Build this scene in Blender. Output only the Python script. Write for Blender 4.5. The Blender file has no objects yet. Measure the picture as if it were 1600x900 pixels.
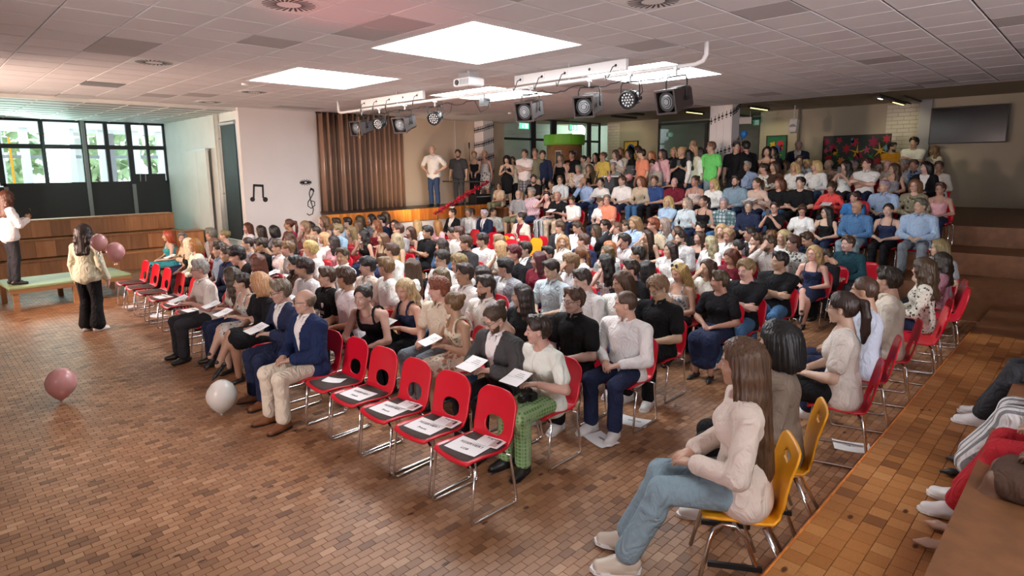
import bpy, bmesh, math, random
import numpy as np
from mathutils import Matrix, Vector, Euler
# ---------------------------------------------------------------- camera, sky, light, exposure
SC = bpy.context.scene; COL = SC.collection
random.seed(4); RNG = np.random.default_rng(7)
def _cam():
    yaw, pitch, roll, f, cy = math.radians(44.7124), math.radians(-8.7916), math.radians(-.6), 942.66, 407.25
    fw = Vector((math.cos(yaw)*math.cos(pitch), math.sin(yaw)*math.cos(pitch), math.sin(pitch)))
    r = Vector((math.sin(yaw), -math.cos(yaw), 0)); u = r.cross(fw)
    r2 = r*math.cos(roll)+u*math.sin(roll); u2 = u*math.cos(roll)-r*math.sin(roll)
    cd = bpy.data.cameras.new('camera'); co = bpy.data.objects.new('camera', cd); COL.objects.link(co)
    co.matrix_world = Matrix((( r2.x, u2.x, -fw.x, 0), (r2.y, u2.y, -fw.y, 0), (r2.z, u2.z, -fw.z, 2.5), (0, 0, 0, 1)))
    cd.sensor_fit = 'HORIZONTAL'; cd.sensor_width = 36; cd.lens = f/1600*36; cd.shift_y = (cy-450)/1600; cd.clip_start = .05; cd.clip_end = 200
    SC.camera = co
_cam()
SC.view_settings.view_transform = 'Standard'; SC.view_settings.look = 'None'; SC.view_settings.gamma = 1
SC.view_settings.use_curve_mapping = False; SC.view_settings.exposure = 0.56
W = bpy.data.worlds.new('sky'); SC.world = W; W.use_nodes = True
_n = W.node_tree.nodes; _bg = _n['Background']; _tc = _n.new('ShaderNodeTexCoord'); _sp = _n.new('ShaderNodeSeparateXYZ'); _cr = _n.new('ShaderNodeValToRGB')
W.node_tree.links.new(_tc.outputs['Generated'], _sp.inputs[0]); W.node_tree.links.new(_sp.outputs['Z'], _cr.inputs[0]); W.node_tree.links.new(_cr.outputs[0], _bg.inputs[0])
_cr.color_ramp.elements[0].color = (.85, .95, 1, 1); _cr.color_ramp.elements[1].color = (.45, .68, 1, 1); _bg.inputs[1].default_value = 2.2
def lamp(name, kind, loc, energy, color, to=None, **kw):
    l = bpy.data.lights.new(name, kind); l.energy = energy; l.color = color
    for k, v in kw.items(): setattr(l, k, v)
    o = bpy.data.objects.new(name, l); COL.objects.link(o); o.location = loc
    if to is not None: o.rotation_euler = (Vector(to)-Vector(loc)).to_track_quat('-Z', 'Y').to_euler()
    return o
lamp('sun', 'SUN', (0, 30, 12), 5, (1, .95, .85), to=(5.5, 22, 0), angle=.02)
# stage floods outside the frame, warm pink over seats and wall; then added fills
lamp('flood_light', 'SPOT', (-2.6, 12.5, 2.6), 1700, (1, .68, .52), to=(10, 13.5, 2.4), spot_size=1.5, spot_blend=.8, shadow_soft_size=.25)
lamp('flood_light', 'SPOT', (-2.6, 4.5, 2.6), 400, (1, .78, .72), to=(9, 7, 1.6), spot_size=1.5, spot_blend=.8, shadow_soft_size=.25)
lamp('red_flood', 'SPOT', (.6, 6.4, .3), 190, (1, .14, .16), to=(3.4, 5.3, 4), spot_size=.42, spot_blend=.9, shadow_soft_size=.1)
lamp('ceiling_fill', 'SPOT', (-3, 13.5, 1.2), 330, (1, .84, .88), to=(6, 11, 4.2), spot_size=1.7, spot_blend=.9, shadow_soft_size=.5)  # unseen uplight added to brighten the ceiling on the left
lamp('ceiling_fill', 'SPOT', (-3, 1.5, 1.2), 360, (1, .9, .97), to=(6, 4, 4.2), spot_size=1.7, spot_blend=.9, shadow_soft_size=.5)  # second added uplight, for the nearer ceiling
lamp('ceiling_fill', 'SPOT', (3, -5, 2), 1300, (1, .92, .94), to=(7.5, 1.5, 4.4), spot_size=1.5, spot_blend=.9, shadow_soft_size=.5)  # added fill from behind the viewpoint, lifts the right of the ceiling
lamp('window_daylight', 'AREA', (2.5, 20.6, 3.0), 70, (.72, 1, .88), to=(6, 16.5, 2.6), shape='RECTANGLE', size=3, size_y=1.6)
lamp('stage_wall_fill', 'SPOT', (9.4, 13.2, 1.35), 75, (1, .74, .50), to=(12.2, 15.2, 2.7), spot_size=2.0, spot_blend=.9, shadow_soft_size=.12)  # warm spot added to lift the beige wall behind the stage
SKYLIGHT_L = 12.0
# ---------------------------------------------------------------- helpers
def newmesh(name, V, F, smooth=False):
    me = bpy.data.meshes.new(name); V = np.asarray(V, np.float32)
    if isinstance(F, np.ndarray):
        n, k = F.shape; me.vertices.add(len(V)); me.vertices.foreach_set('co', V.ravel())
        me.loops.add(n*k); me.loops.foreach_set('vertex_index', F.astype(np.int32).ravel())
        me.polygons.add(n); me.polygons.foreach_set('loop_start', np.arange(0, n*k, k, dtype=np.int32))
        me.polygons.foreach_set('use_smooth', np.full(n, smooth, bool))
        me.update(calc_edges=True)
    else:
        me.from_pydata([tuple(map(float, v)) for v in V], [], F)
        if smooth: me.polygons.foreach_set('use_smooth', np.ones(len(me.polygons), bool))
        me.update()
    return me
def link(name, me, mat=None, parent=None, loc=None, rot=None, color=None):
    o = bpy.data.objects.new(name, me); COL.objects.link(o)
    if mat is not None and me is not None and not me.materials: me.materials.append(mat)
    if parent is not None: o.parent = parent
    if loc is not None: o.location = loc
    if rot is not None: o.rotation_euler = rot
    if color is not None: o.color = (*color, 1)
    return o
def tag(o, label=None, cat=None, group=None, kind=None):
    if label: o['label'] = label
    if cat: o['category'] = cat
    if group: o['group'] = group
    if kind: o['kind'] = kind
    return o
def thing(name, label, cat, loc=(0, 0, 0), rz=0, group=None):
    o = bpy.data.objects.new(name, None); COL.objects.link(o); o.location = loc; o.rotation_euler = (0, 0, rz); o.empty_display_size = .1
    return tag(o, label, cat, group)
class MB:
    def __init__(s): s.v = []; s.f = []
    def add(s, V, F):
        b = len(s.v); s.v += [tuple(map(float, v)) for v in V]; s.f += [tuple(int(i)+b for i in f) for f in F]; return s
    def box(s, c, d, rz=0., M=None, bev=0.):
        x, y, z = (q/2 for q in d)
        if bev:
            b = bev; V = []
            for sz in (-1, 1):
                for (ix, iz) in ((0, 1), (b, 0)) if sz > 0 else ((b, 0), (0, 1)):
                    zz = sz*(z-(b if iz else 0))
                    V += [(-x+ix, -y+ix, zz), (x-ix, -y+ix, zz), (x-ix, y-ix, zz), (-x+ix, y-ix, zz)]
            F = [(3, 2, 1, 0)]+[(4*k+i, 4*k+(i+1) % 4, 4*k+4+(i+1) % 4, 4*k+4+i) for k in range(3) for i in range(4)]+[(12, 13, 14, 15)]
        else:
            V = [(-x, -y, -z), (x, -y, -z), (x, y, -z), (-x, y, -z), (-x, -y, z), (x, -y, z), (x, y, z), (-x, y, z)]
            F = [(3, 2, 1, 0), (4, 5, 6, 7), (0, 1, 5, 4), (1, 2, 6, 5), (2, 3, 7, 6), (3, 0, 4, 7)]
        R = (M or Matrix.Rotation(rz, 3, 'Z')); c = Vector(c)
        return s.add([c+R@Vector(v) for v in V], F)
    def span(s, lo, hi, bev=0.): return s.box([(a+b)/2 for a, b in zip(lo, hi)], [abs(b-a) for a, b in zip(lo, hi)], bev=bev)
    def tube(s, path, r, n=8, cap=True, closed=False):
        P = [Vector(p) for p in path]; m = len(P); V = []; F = []; up = None
        for i, p in enumerate(P):
            a = P[(i-1) % m] if (closed or i) else p; b = P[(i+1) % m] if (closed or i < m-1) else p
            t = (b-a).normalized()
            if up is None:
                up = Vector((0, 0, 1)) if abs(t.z) < .9 else Vector((1, 0, 0))
            x = up-t*up.dot(t); x.normalize(); up = x; y = t.cross(x); rr = r[i] if isinstance(r, (list, tuple)) else r
            V += [p+(x*math.cos(2*math.pi*k/n)+y*math.sin(2*math.pi*k/n))*rr for k in range(n)]
        for i in range(m if closed else m-1):
            j = (i+1) % m
            F += [(i*n+k, i*n+(k+1) % n, j*n+(k+1) % n, j*n+k) for k in range(n)]
        if cap and not closed: F += [tuple(range(n))[::-1], tuple((m-1)*n+k for k in range(n))]
        return s.add(V, F)
    def prism(s, poly, h, M=None, z0=0.):
        n = len(poly); V = [(x, y, z0) for x, y in poly]+[(x, y, z0+h) for x, y in poly]
        F = [tuple(range(n))[::-1], tuple(range(n, 2*n))]+[(i, (i+1) % n, n+(i+1) % n, n+i) for i in range(n)]
        if M is not None: V = [M@Vector(v) for v in V]
        return s.add(V, F)
    def lathe(s, prof, n=16, M=None):
        V = []; F = []
        for r, z in prof: V += [(r*math.cos(2*math.pi*k/n), r*math.sin(2*math.pi*k/n), z) for k in range(n)]
        for i in range(len(prof)-1): F += [(i*n+k, i*n+(k+1) % n, (i+1)*n+(k+1) % n, (i+1)*n+k) for k in range(n)]
        if prof[0][0] > 1e-4: F.append(tuple(range(n))[::-1])
        if prof[-1][0] > 1e-4: F.append(tuple((len(prof)-1)*n+k for k in range(n)))
        if M is not None: V = [M@Vector(v) for v in V]
        return s.add(V, F)
    def mesh(s, name, smooth=False): return newmesh(name, s.v, s.f, smooth)
    def build(s, name, mat, parent=None, loc=None, rot=None, smooth=False, color=None): return link(name, s.mesh(name, smooth), mat, parent, loc, rot, color)
def struct(name, mb, mat, smooth=False): return tag(mb.build(name, mat, smooth=smooth), kind='structure')
# ---------------------------------------------------------------- materials
def mat(name, col=(.8, .8, .8), rough=.6, metal=0., noise=0., nscale=6., bump=0., bscale=40., emit=None, est=1., objcol=False, trans=0., spec=.5, coat=0.):
    m = bpy.data.materials.new(name); m.use_nodes = True; N = m.node_tree.nodes; L = m.node_tree.links; b = N['Principled BSDF']
    b.inputs['Roughness'].default_value = rough; b.inputs['Metallic'].default_value = metal; b.inputs['Base Color'].default_value = (*col, 1)
    b.inputs['Transmission Weight'].default_value = trans; b.inputs['Specular IOR Level'].default_value = spec; b.inputs['Coat Weight'].default_value = coat
    src = None
    if objcol: oi = N.new('ShaderNodeObjectInfo'); src = oi.outputs['Color']
    tc = N.new('ShaderNodeTexCoord')
    if noise:
        nz = N.new('ShaderNodeTexNoise'); nz.inputs['Scale'].default_value = nscale; nz.inputs['Detail'].default_value = 5; L.new(tc.outputs['Object'], nz.inputs['Vector'])
        mr = N.new('ShaderNodeMapRange'); mr.inputs[1].default_value = .25; mr.inputs[2].default_value = .75; mr.inputs[3].default_value = 1-noise; mr.inputs[4].default_value = 1+noise
        L.new(nz.outputs[0], mr.inputs[0]); mx = N.new('ShaderNodeVectorMath'); mx.operation = 'SCALE'
        if src: L.new(src, mx.inputs[0])
        else: mx.inputs[0].default_value = col
        L.new(mr.outputs[0], mx.inputs['Scale']); src = mx.outputs[0]
    if src: L.new(src, b.inputs['Base Color'])
    if bump:
        bz = N.new('ShaderNodeTexNoise'); bz.inputs['Scale'].default_value = bscale; bz.inputs['Detail'].default_value = 3; L.new(tc.outputs['Object'], bz.inputs['Vector'])
        bp = N.new('ShaderNodeBump'); bp.inputs['Strength'].default_value = bump; bp.inputs['Distance'].default_value = .02; L.new(bz.outputs[0], bp.inputs['Height']); L.new(bp.outputs[0], b.inputs['Normal'])
    if emit: b.inputs['Emission Color'].default_value = (*emit, 1); b.inputs['Emission Strength'].default_value = est
    return m
def nodes(m): return m.node_tree.nodes, m.node_tree.links, m.node_tree.nodes['Principled BSDF']
def ramp(N, stops, interp='LINEAR'):
    r = N.new('ShaderNodeValToRGB'); r.color_ramp.interpolation = interp; e = r.color_ramp.elements
    while len(e) < len(stops): e.new(.5)
    for q, (p, c) in zip(e, stops): q.position = p; q.color = (*c, 1)
    return r
M = {}
M['wall'] = mat('white_plaster', (.74, .71, .69), .75, noise=.03, nscale=1.2, bump=.05)
M['wallcream'] = mat('cream_plaster', (.46, .41, .31), .8, noise=.03, nscale=1.5)
M['greenwall'] = mat('pale_plaster', (.66, .69, .66), .5, noise=.06, nscale=2)
M['dark'] = mat('dark_metal', (.03, .033, .036), .5)
M['black'] = mat('black_plastic', (.012, .012, .013), .45)
M['chrome'] = mat('chrome', (.72, .72, .73), .16, 1.)
M['alu'] = mat('painted_aluminium', (.55, .57, .58), .4, .3)
M['white'] = mat('white_enamel', (.8, .8, .79), .4)
M['red'] = mat('red_plastic', (.56, .006, .022), .30, spec=.5)
M['yellow'] = mat('yellow_lacquered_plywood', (.85, .36, .012), .35)
M['pad'] = mat('brown_seat_fabric', (.062, .045, .04), .9, noise=.15, nscale=60, bump=.2, bscale=300)
M['paper'] = mat('paper', (.80, .81, .82), .8)
M['ink'] = mat('ink', (.02, .02, .022), .8)
M['glass'] = mat('clear_glass', (.92, .97, .95), .02, trans=1.)
M['lens'] = mat('lamp_lens', (.045, .05, .055), .12)
M['grey'] = mat('grey_paint', (.30, .30, .31), .5)
M['cable'] = mat('black_cable', (.015, .015, .016), .6)
M['balloon'] = mat('white_latex', (.78, .78, .74), .3, trans=.15)
M['pinkballoon'] = mat('pink_latex', (.75, .38, .38), .25, trans=.25)
M['step'] = mat('dark_stage_boards', (.035, .028, .026), .4)
M['tierface'] = mat('brown_tier_wood', (.20, .085, .036), .45, noise=.25, nscale=8)
M['green'] = mat('green_paint', (.16, .50, .03), .5)
M['greenfloor'] = mat('green_linoleum', (.28, .36, .18), .5, noise=.1)
M['teal'] = mat('turquoise_board', (.02, .22, .30), .5)
M['leaf'] = mat('tree_foliage', (.30, .40, .20), .7, noise=.5, nscale=3)
M['bark'] = mat('tree_bark', (.1, .07, .05), .9)
M['lawn'] = mat('pale_paving', (.55, .56, .52), .9, noise=.1)
M['tan'] = mat('tan_ceiling', (.50, .42, .30), .85)
M['garland'] = mat('red_garland_foil', (.50, .01, .03), .5)
M['screen'] = mat('dark_screen', (.006, .007, .010), .18)
def wood(name, c0, c1, axis=2, sc=1.0, rough=.4, rnd=.25):
    m = mat(name, c0, rough); N, L, b = nodes(m); tc = N.new('ShaderNodeTexCoord'); mp = N.new('ShaderNodeMapping'); s = [9*sc]*3; s[axis] = .9*sc; mp.inputs['Scale'].default_value = s
    oi = N.new('ShaderNodeObjectInfo'); ad = N.new('ShaderNodeVectorMath'); L.new(tc.outputs['Object'], ad.inputs[0]); cx = N.new('ShaderNodeCombineXYZ'); ml = N.new('ShaderNodeMath'); ml.operation = 'MULTIPLY'; ml.inputs[1].default_value = 37
    L.new(oi.outputs['Random'], ml.inputs[0]); L.new(ml.outputs[0], cx.inputs[0]); L.new(ml.outputs[0], cx.inputs[2]); L.new(cx.outputs[0], ad.inputs[1]); L.new(ad.outputs[0], mp.inputs[0])
    nz = N.new('ShaderNodeTexNoise'); nz.inputs['Scale'].default_value = 1; nz.inputs['Detail'].default_value = 6; nz.inputs['Distortion'].default_value = .8; L.new(mp.outputs[0], nz.inputs['Vector'])
    r = ramp(N, [(.3, c0), (.7, c1)]); L.new(nz.outputs[0], r.inputs[0])
    mr = N.new('ShaderNodeMapRange'); mr.inputs[3].default_value = 1-rnd; mr.inputs[4].default_value = 1+rnd; L.new(oi.outputs['Random'], mr.inputs[0])
    sm = N.new('ShaderNodeVectorMath'); sm.operation = 'SCALE'; L.new(r.outputs[0], sm.inputs[0]); L.new(mr.outputs[0], sm.inputs['Scale']); L.new(sm.outputs[0], b.inputs['Base Color'])
    return m
M['stagewood'] = wood('orange_pine_board', (.48, .13, .018), (.74, .27, .05), 2, 1.5)
M['benchwood'] = wood('oak_board', (.36, .155, .06), (.52, .25, .11), 2, 1.)
M['tablewood'] = wood('table_wood', (.30, .14, .06), (.42, .22, .1), 0, 1.)
def parquet():
    m = mat('end_grain_wood_block', (.4, .2, .1), .34, spec=.35); N, L, b = nodes(m)
    at = N.new('ShaderNodeAttribute'); at.attribute_name = 'rnd'; oi = N.new('ShaderNodeObjectInfo'); ad = N.new('ShaderNodeMath'); ad.operation = 'ADD'; L.new(at.outputs['Fac'], ad.inputs[0]); L.new(oi.outputs['Random'], ad.inputs[1])
    fr = N.new('ShaderNodeMath'); fr.operation = 'FRACT'; L.new(ad.outputs[0], fr.inputs[0])
    r = ramp(N, [(0, (.15, .068, .032)), (.10, (.255, .122, .058)), (.5, (.315, .155, .076)), (.88, (.37, .195, .10)), (1, (.44, .255, .145))]); L.new(fr.outputs[0], r.inputs[0])
    ge = N.new('ShaderNodeNewGeometry'); mp = N.new('ShaderNodeMapping'); mp.inputs['Scale'].default_value = (30, 160, 30); L.new(ge.outputs['Position'], mp.inputs[0])
    nz = N.new('ShaderNodeTexNoise'); nz.inputs['Scale'].default_value = 1; nz.inputs['Detail'].default_value = 5; L.new(mp.outputs[0], nz.inputs['Vector'])
    mr = N.new('ShaderNodeMapRange'); mr.inputs[1].default_value = .3; mr.inputs[2].default_value = .7; mr.inputs[3].default_value = .9; mr.inputs[4].default_value = 1.08; L.new(nz.outputs[0], mr.inputs[0])
    big = N.new('ShaderNodeTexNoise'); big.inputs['Scale'].default_value = .9; big.inputs['Detail'].default_value = 3; L.new(ge.outputs['Position'], big.inputs['Vector'])
    mb = N.new('ShaderNodeMapRange'); mb.inputs[1].default_value = .3; mb.inputs[2].default_value = .7; mb.inputs[3].default_value = .8; mb.inputs[4].default_value = 1.15; L.new(big.outputs[0], mb.inputs[0])
    m1 = N.new('ShaderNodeMath'); m1.operation = 'MULTIPLY'; L.new(mr.outputs[0], m1.inputs[0]); L.new(mb.outputs[0], m1.inputs[1])
    vo = N.new('ShaderNodeTexVoronoi'); vo.inputs['Scale'].default_value = 1; vm = N.new('ShaderNodeMapping'); vm.inputs['Scale'].default_value = (3.0, 6, 3); L.new(ge.outputs['Position'], vm.inputs[0]); L.new(vm.outputs[0], vo.inputs['Vector'])
    kn = ramp(N, [(.06, (.2, .12, .09)), (.11, (1, 1, 1))]); L.new(vo.outputs['Distance'], kn.inputs[0])
    sc = N.new('ShaderNodeVectorMath'); sc.operation = 'SCALE'; L.new(r.outputs[0], sc.inputs[0]); L.new(m1.outputs[0], sc.inputs['Scale'])
    mu = N.new('ShaderNodeVectorMath'); mu.operation = 'MULTIPLY'; L.new(sc.outputs[0], mu.inputs[0]); L.new(kn.outputs[0], mu.inputs[1]); L.new(mu.outputs[0], b.inputs['Base Color'])
    rr = N.new('ShaderNodeMapRange'); rr.inputs[3].default_value = .34; rr.inputs[4].default_value = .56; L.new(nz.outputs[0], rr.inputs[0]); L.new(rr.outputs[0], b.inputs['Roughness'])
    return m
M['block'] = parquet()
M['joint'] = mat('dark_joint', (.055, .026, .015), .8)
M['stepblock'] = M['block'].copy(); M['stepblock'].name = 'varnished_step_block'
[setattr(e, 'color', (*c, 1)) for n in M['stepblock'].node_tree.nodes if n.type == 'VALTORGB' and len(n.color_ramp.elements) == 5 for e, c in zip(n.color_ramp.elements, ((.22, .085, .025), (.36, .145, .040), (.42, .175, .052), (.47, .21, .068), (.52, .26, .10)))]
def tilemat():
    m = mat('mineral_fibre_tile', (.70, .66, .65), .85); N, L, b = nodes(m)
    at = N.new('ShaderNodeAttribute'); at.attribute_name = 'rnd'; oi = N.new('ShaderNodeObjectInfo'); ad = N.new('ShaderNodeMath'); ad.operation = 'ADD'; L.new(at.outputs['Fac'], ad.inputs[0]); L.new(oi.outputs['Random'], ad.inputs[1])
    fr = N.new('ShaderNodeMath'); fr.operation = 'FRACT'; L.new(ad.outputs[0], fr.inputs[0])
    r = ramp(N, [(0, (.47, .45, .45)), (.05, (.70, .69, .70)), (.5, (.73, .72, .73)), (1, (.76, .75, .76))], 'CONSTANT'); L.new(fr.outputs[0], r.inputs[0]); L.new(r.outputs[0], b.inputs['Base Color'])
    return m
M['tile'] = tilemat(); M['grid'] = mat('ceiling_grid', (.045, .038, .04), .7); M['gridlight'] = mat('ceiling_grid_light', (.7, .68, .64), .5)
def brickmat():
    m = mat('white_painted_brick', (.70, .66, .55), .8); return m
M['brick'] = brickmat()
M['curtain'] = mat('brown_satin_curtain', (.27, .165, .115), .30, noise=.08, nscale=3)
def glow(name, col, st): return mat(name, (.8, .8, .8), .6, emit=col, est=st)
M['sky_pane'] = glow('skylight_diffuser', (.95, .98, 1), SKYLIGHT_L)
M['tube_on'] = glow('fluorescent_on', (1, .80, .30), 1.6); M['tube_white'] = glow('fluorescent_white', (1, .97, .80), 2.5); M['exit'] = glow('exit_sign_green', (.05, .75, .35), 1.2); M['exitw'] = glow('exit_sign_white', (.8, 1, .9), 1.6)
# ---------------------------------------------------------------- figures: skeletons, signed distance shapes, surface nets
def V3(*a): return np.array(a, float)
def unit(v): return v/(np.linalg.norm(v)+1e-9)
def ik(S, W, l1, l2, pole):
    d = W-S; L = np.linalg.norm(d); Lm = (l1+l2)*.985
    if L > Lm: W = S+d*(Lm/L); d = W-S; L = Lm
    a = (l1*l1-l2*l2+L*L)/(2*L); h = math.sqrt(max(l1*l1-a*a, 1e-6)); u = d/L
    p = pole-u*(pole@u)
    return S+u*a+unit(p)*h, W
def skeleton(sex, pose, cross=0, stand=0):
    f = sex == 'f'
    lean = {'lean': 34, 'prog': 8, 'phone': -2, 'crossed': -6, 'chin': 12, 'face': 10}.get(pose, 2)
    if stand: lean = 2
    a = math.radians(lean); dr = V3(math.sin(a), 0, math.cos(a)); fw = V3(math.cos(a), 0, -math.sin(a))
    J = {}
    hip = V3(0, 0, .93 if stand else .53); J['hip'] = hip; J['dr'] = dr; J['fw'] = fw; J['stand'] = stand; J['sex'] = sex
    J['nb'] = hip+.505*dr; hd = unit(dr*.9+V3(0, 0, .6)) if lean > 20 else unit(dr+V3(0, 0, .4))
    J['head'] = J['nb']+.152*hd+fw*.02; J['top'] = J['head']+V3(-.005, 0, .125)
    sw = .176 if f else .205
    for s, n in ((1, 'L'), (-1, 'R')):
        S = hip+.43*dr+V3(0, s*sw, 0); J['S'+n] = S
        J['h'+n] = hip+V3(0, s*.085, 0)
        hz = hip[2]
        hd = V3(.75, -s*.6, -.15); up = V3(.1, 0, 1); pole = V3(-.55, s*.75, -.25)
        curl = 1
        if stand:
            W = V3(.08, s*.27, .84); hd = V3(.15, 0, -1); up = V3(.2, s, 0); pole = V3(-1, s*.3, 0)
            if pose == 'hips': W = V3(.07, s*.19, 1.0); hd = V3(.5, -s*.5, -.5); up = V3(-.2, s, .3); pole = V3(-.5, s, 0)
            if pose == 'folded': W = V3(.2, s*.07, 1.0)
            if pose == 'crossed': W = V3(.2+.035*s, -s*.09, 1.18+.03*s); hd = V3(.1, -s, 0); up = V3(1, 0, .2); pole = V3(0, s*.6, -1)
            if pose == 'phone': W = V3(.28, s*.06, 1.18); hd = V3(.5, -s*.4, .5); up = V3(.5, s*.6, 0); pole = V3(-.2, s*.6, -1)
        else:
            W = V3(.25, s*.085, hz+.13)
            if pose == 'prog': W = V3(.27, s*.13, hz+.24); hd = V3(.8, -s*.35, .15)
            if pose == 'crossed': W = V3(.2+.035*s, -s*.09, hz+.27+.03*s); hd = V3(.1, -s, 0); up = V3(1, 0, .2); pole = V3(0, s*.6, -1)
            if pose == 'lean': W = V3(.47, s*.07, .56); pole = V3(-.2, s*.8, -.5)
            if pose == 'phone': W = V3(.27, s*.07, hz+.46); hd = V3(.45, -s*.45, .6); up = V3(.5, s*.6, 0); pole = V3(-.1, s*.6, -1); curl = 2
            if pose == 'chin' and s < 0: W = J['head']+V3(.095, -.045, -.185); hd = V3(-.05, .35, 1); up = V3(1, -.4, 0); pole = V3(.3, -.7, -1); curl = 2
            if pose == 'face' and s < 0: W = J['head']+V3(.115, -.085, -.09); hd = V3(-.1, .55, .9); up = V3(1, -.5, 0); pole = V3(.5, -.8, -1)
        E, W = ik(S, W, .285, .255, pole)
        J['E'+n] = E; J['W'+n] = W; J['hd'+n] = unit(hd); J['up'+n] = up; J['curl'] = curl
        if stand: K = V3(.03, s*.095, .50); A = V3(-.02, s*.10, .085); toe = V3(1, s*.25, 0)
        else:
            K = V3(.43, s*(.10 if f else .14), .515); A = V3(.41, s*(.10 if f else .13), .09); toe = V3(1, s*.2, 0)
            if pose == 'lean': A = V3(.33, s*.13, .09)
            if cross == 2: A = V3(.60, s*.10, .10); K = V3(.42, s*.10, .50)
            if cross == 1 and s < 0: K = V3(.44, .03, .62); A = V3(.63, .10, .30); toe = V3(.8, .15, -.6)
            if cross == 1 and s > 0: A = V3(.38, .04, .09)
        J['K'+n] = K; J['A'+n] = A; J['toe'+n] = unit(toe)
    if f: J['fem'] = 1
    return J
class Grid:
    def __init__(g, lo, hi, h):
        g.h = h; g.lo = np.array(lo, float)-h*1.5; g.n = np.ceil((np.array(hi, float)-g.lo)/h+2).astype(int)
        g.ax = [g.lo[i]+h*np.arange(g.n[i]) for i in range(3)]
        g.D = np.full(g.n, .12)
    def box(g, lo, hi):
        i0 = np.clip(np.floor((lo-g.lo)/g.h).astype(int), 0, g.n); i1 = np.clip(np.ceil((hi-g.lo)/g.h).astype(int)+1, 0, g.n)
        sl = tuple(slice(a, b) for a, b in zip(i0, i1))
        return sl, g.ax[0][sl[0]][:, None, None], g.ax[1][sl[1]][None, :, None], g.ax[2][sl[2]][None, None, :]
    def full(g): return g.ax[0][:, None, None], g.ax[1][None, :, None], g.ax[2][None, None, :]
    def rc(g, a, b, ra, rb, k=.02, sy=1., sub=0):
        m = .05; R = np.array([max(ra, rb)]*3)*V3(1, sy, 1)+m
        sl, X, Y, Z = g.box(np.minimum(a, b)-R, np.maximum(a, b)+R)
        if g.D[sl].size == 0: return
        ya, yb = a[1]/sy, b[1]/sy; dx, dy, dz = b[0]-a[0], yb-ya, b[2]-a[2]; L = dx*dx+dy*dy+dz*dz+1e-12
        px, py, pz = X-a[0], Y/sy-ya, Z-a[2]
        t = np.clip((px*dx+py*dy+pz*dz)/L, 0, 1)
        d = np.sqrt((px-t*dx)**2+(py-t*dy)**2+(pz-t*dz)**2)-(ra+(rb-ra)*t)
        g._mix(sl, d, k, sub)
    def el(g, c, r, k=.02, sub=0):
        c = np.array(c, float); r = np.array(r, float)
        sl, X, Y, Z = g.box(c-r-.05, c+r+.05)
        if g.D[sl].size == 0: return
        x, y, z = X-c[0], Y-c[1], Z-c[2]
        k0 = np.sqrt((x/r[0])**2+(y/r[1])**2+(z/r[2])**2); k1 = np.sqrt((x/r[0]**2)**2+(y/r[1]**2)**2+(z/r[2]**2)**2)+1e-9
        g._mix(sl, k0*(k0-1)/k1, k, sub)
    def _mix(g, sl, d, k, sub):
        A = g.D[sl]
        if sub:
            d = -d; h = np.clip(.5-.5*(d-A)/k, 0, 1)*1.; g.D[sl] = np.maximum(A, d) if k < 1e-4 else A*h+d*(1-h)+k*h*(1-h)
        else:
            h = np.clip(.5+.5*(d-A)/k, 0, 1); g.D[sl] = d+(A-d)*h-k*h*(1-h)
            g.D[sl] = np.where(np.isfinite(g.D[sl]), g.D[sl], A)
    def cut(g, fn): X, Y, Z = g.full(); g.D = np.maximum(g.D, fn(X, Y, Z))
    def mesh(g):
        D = g.D; D[[0, -1]] = .1; D[:, [0, -1]] = .1; D[:, :, [0, -1]] = .1
        S = D < 0; n = np.array(D.shape)-1
        cnt = sum(S[i:i+n[0], j:j+n[1], k:k+n[2]].astype(np.int8) for i in (0, 1) for j in (0, 1) for k in (0, 1))
        M = (cnt > 0) & (cnt < 8); idx = np.argwhere(M)
        if len(idx) == 0: return np.zeros((0, 3)), np.zeros((0, 4), int)
        num = np.full(M.shape, -1); num[M] = np.arange(len(idx))
        C = [(i, j, k) for i in (0, 1) for j in (0, 1) for k in (0, 1)]
        val = [D[idx[:, 0]+c[0], idx[:, 1]+c[1], idx[:, 2]+c[2]] for c in C]
        acc = np.zeros((len(idx), 3)); w = np.zeros(len(idx))
        for a in range(8):
            for b in range(a+1, 8):
                if sum(abs(C[a][q]-C[b][q]) for q in range(3)) != 1: continue
                va, vb = val[a], val[b]; cr = (va < 0) != (vb < 0)
                t = np.where(cr, va/np.where(cr, va-vb, 1), 0)
                acc += np.where(cr[:, None], np.array(C[a])+t[:, None]*(np.array(C[b])-np.array(C[a])), 0); w += cr
        P = g.lo+g.h*(idx+acc/w[:, None])
        F = []
        for ax in range(3):
            u, v = (ax+1) % 3, (ax+2) % 3
            s0 = [slice(1, -1)]*3; s0[ax] = slice(0, -1); s1 = list(s0); s1[ax] = slice(1, None)
            a, b = S[tuple(s0)], S[tuple(s1)]
            e = np.argwhere(a != b); 
            if len(e) == 0: continue
            fl = a[tuple(e.T)]
            off = np.ones(3, int); off[ax] = 0; e = e+off
            def cell(du, dv):
                q = e.copy(); q[:, u] -= du; q[:, v] -= dv; return num[tuple(q.T)]
            q = np.stack([cell(1, 1), cell(0, 1), cell(0, 0), cell(1, 0)], 1)
            F.append(np.where(fl[:, None], q, q[:, ::-1]))
        return P, np.concatenate(F)
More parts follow.
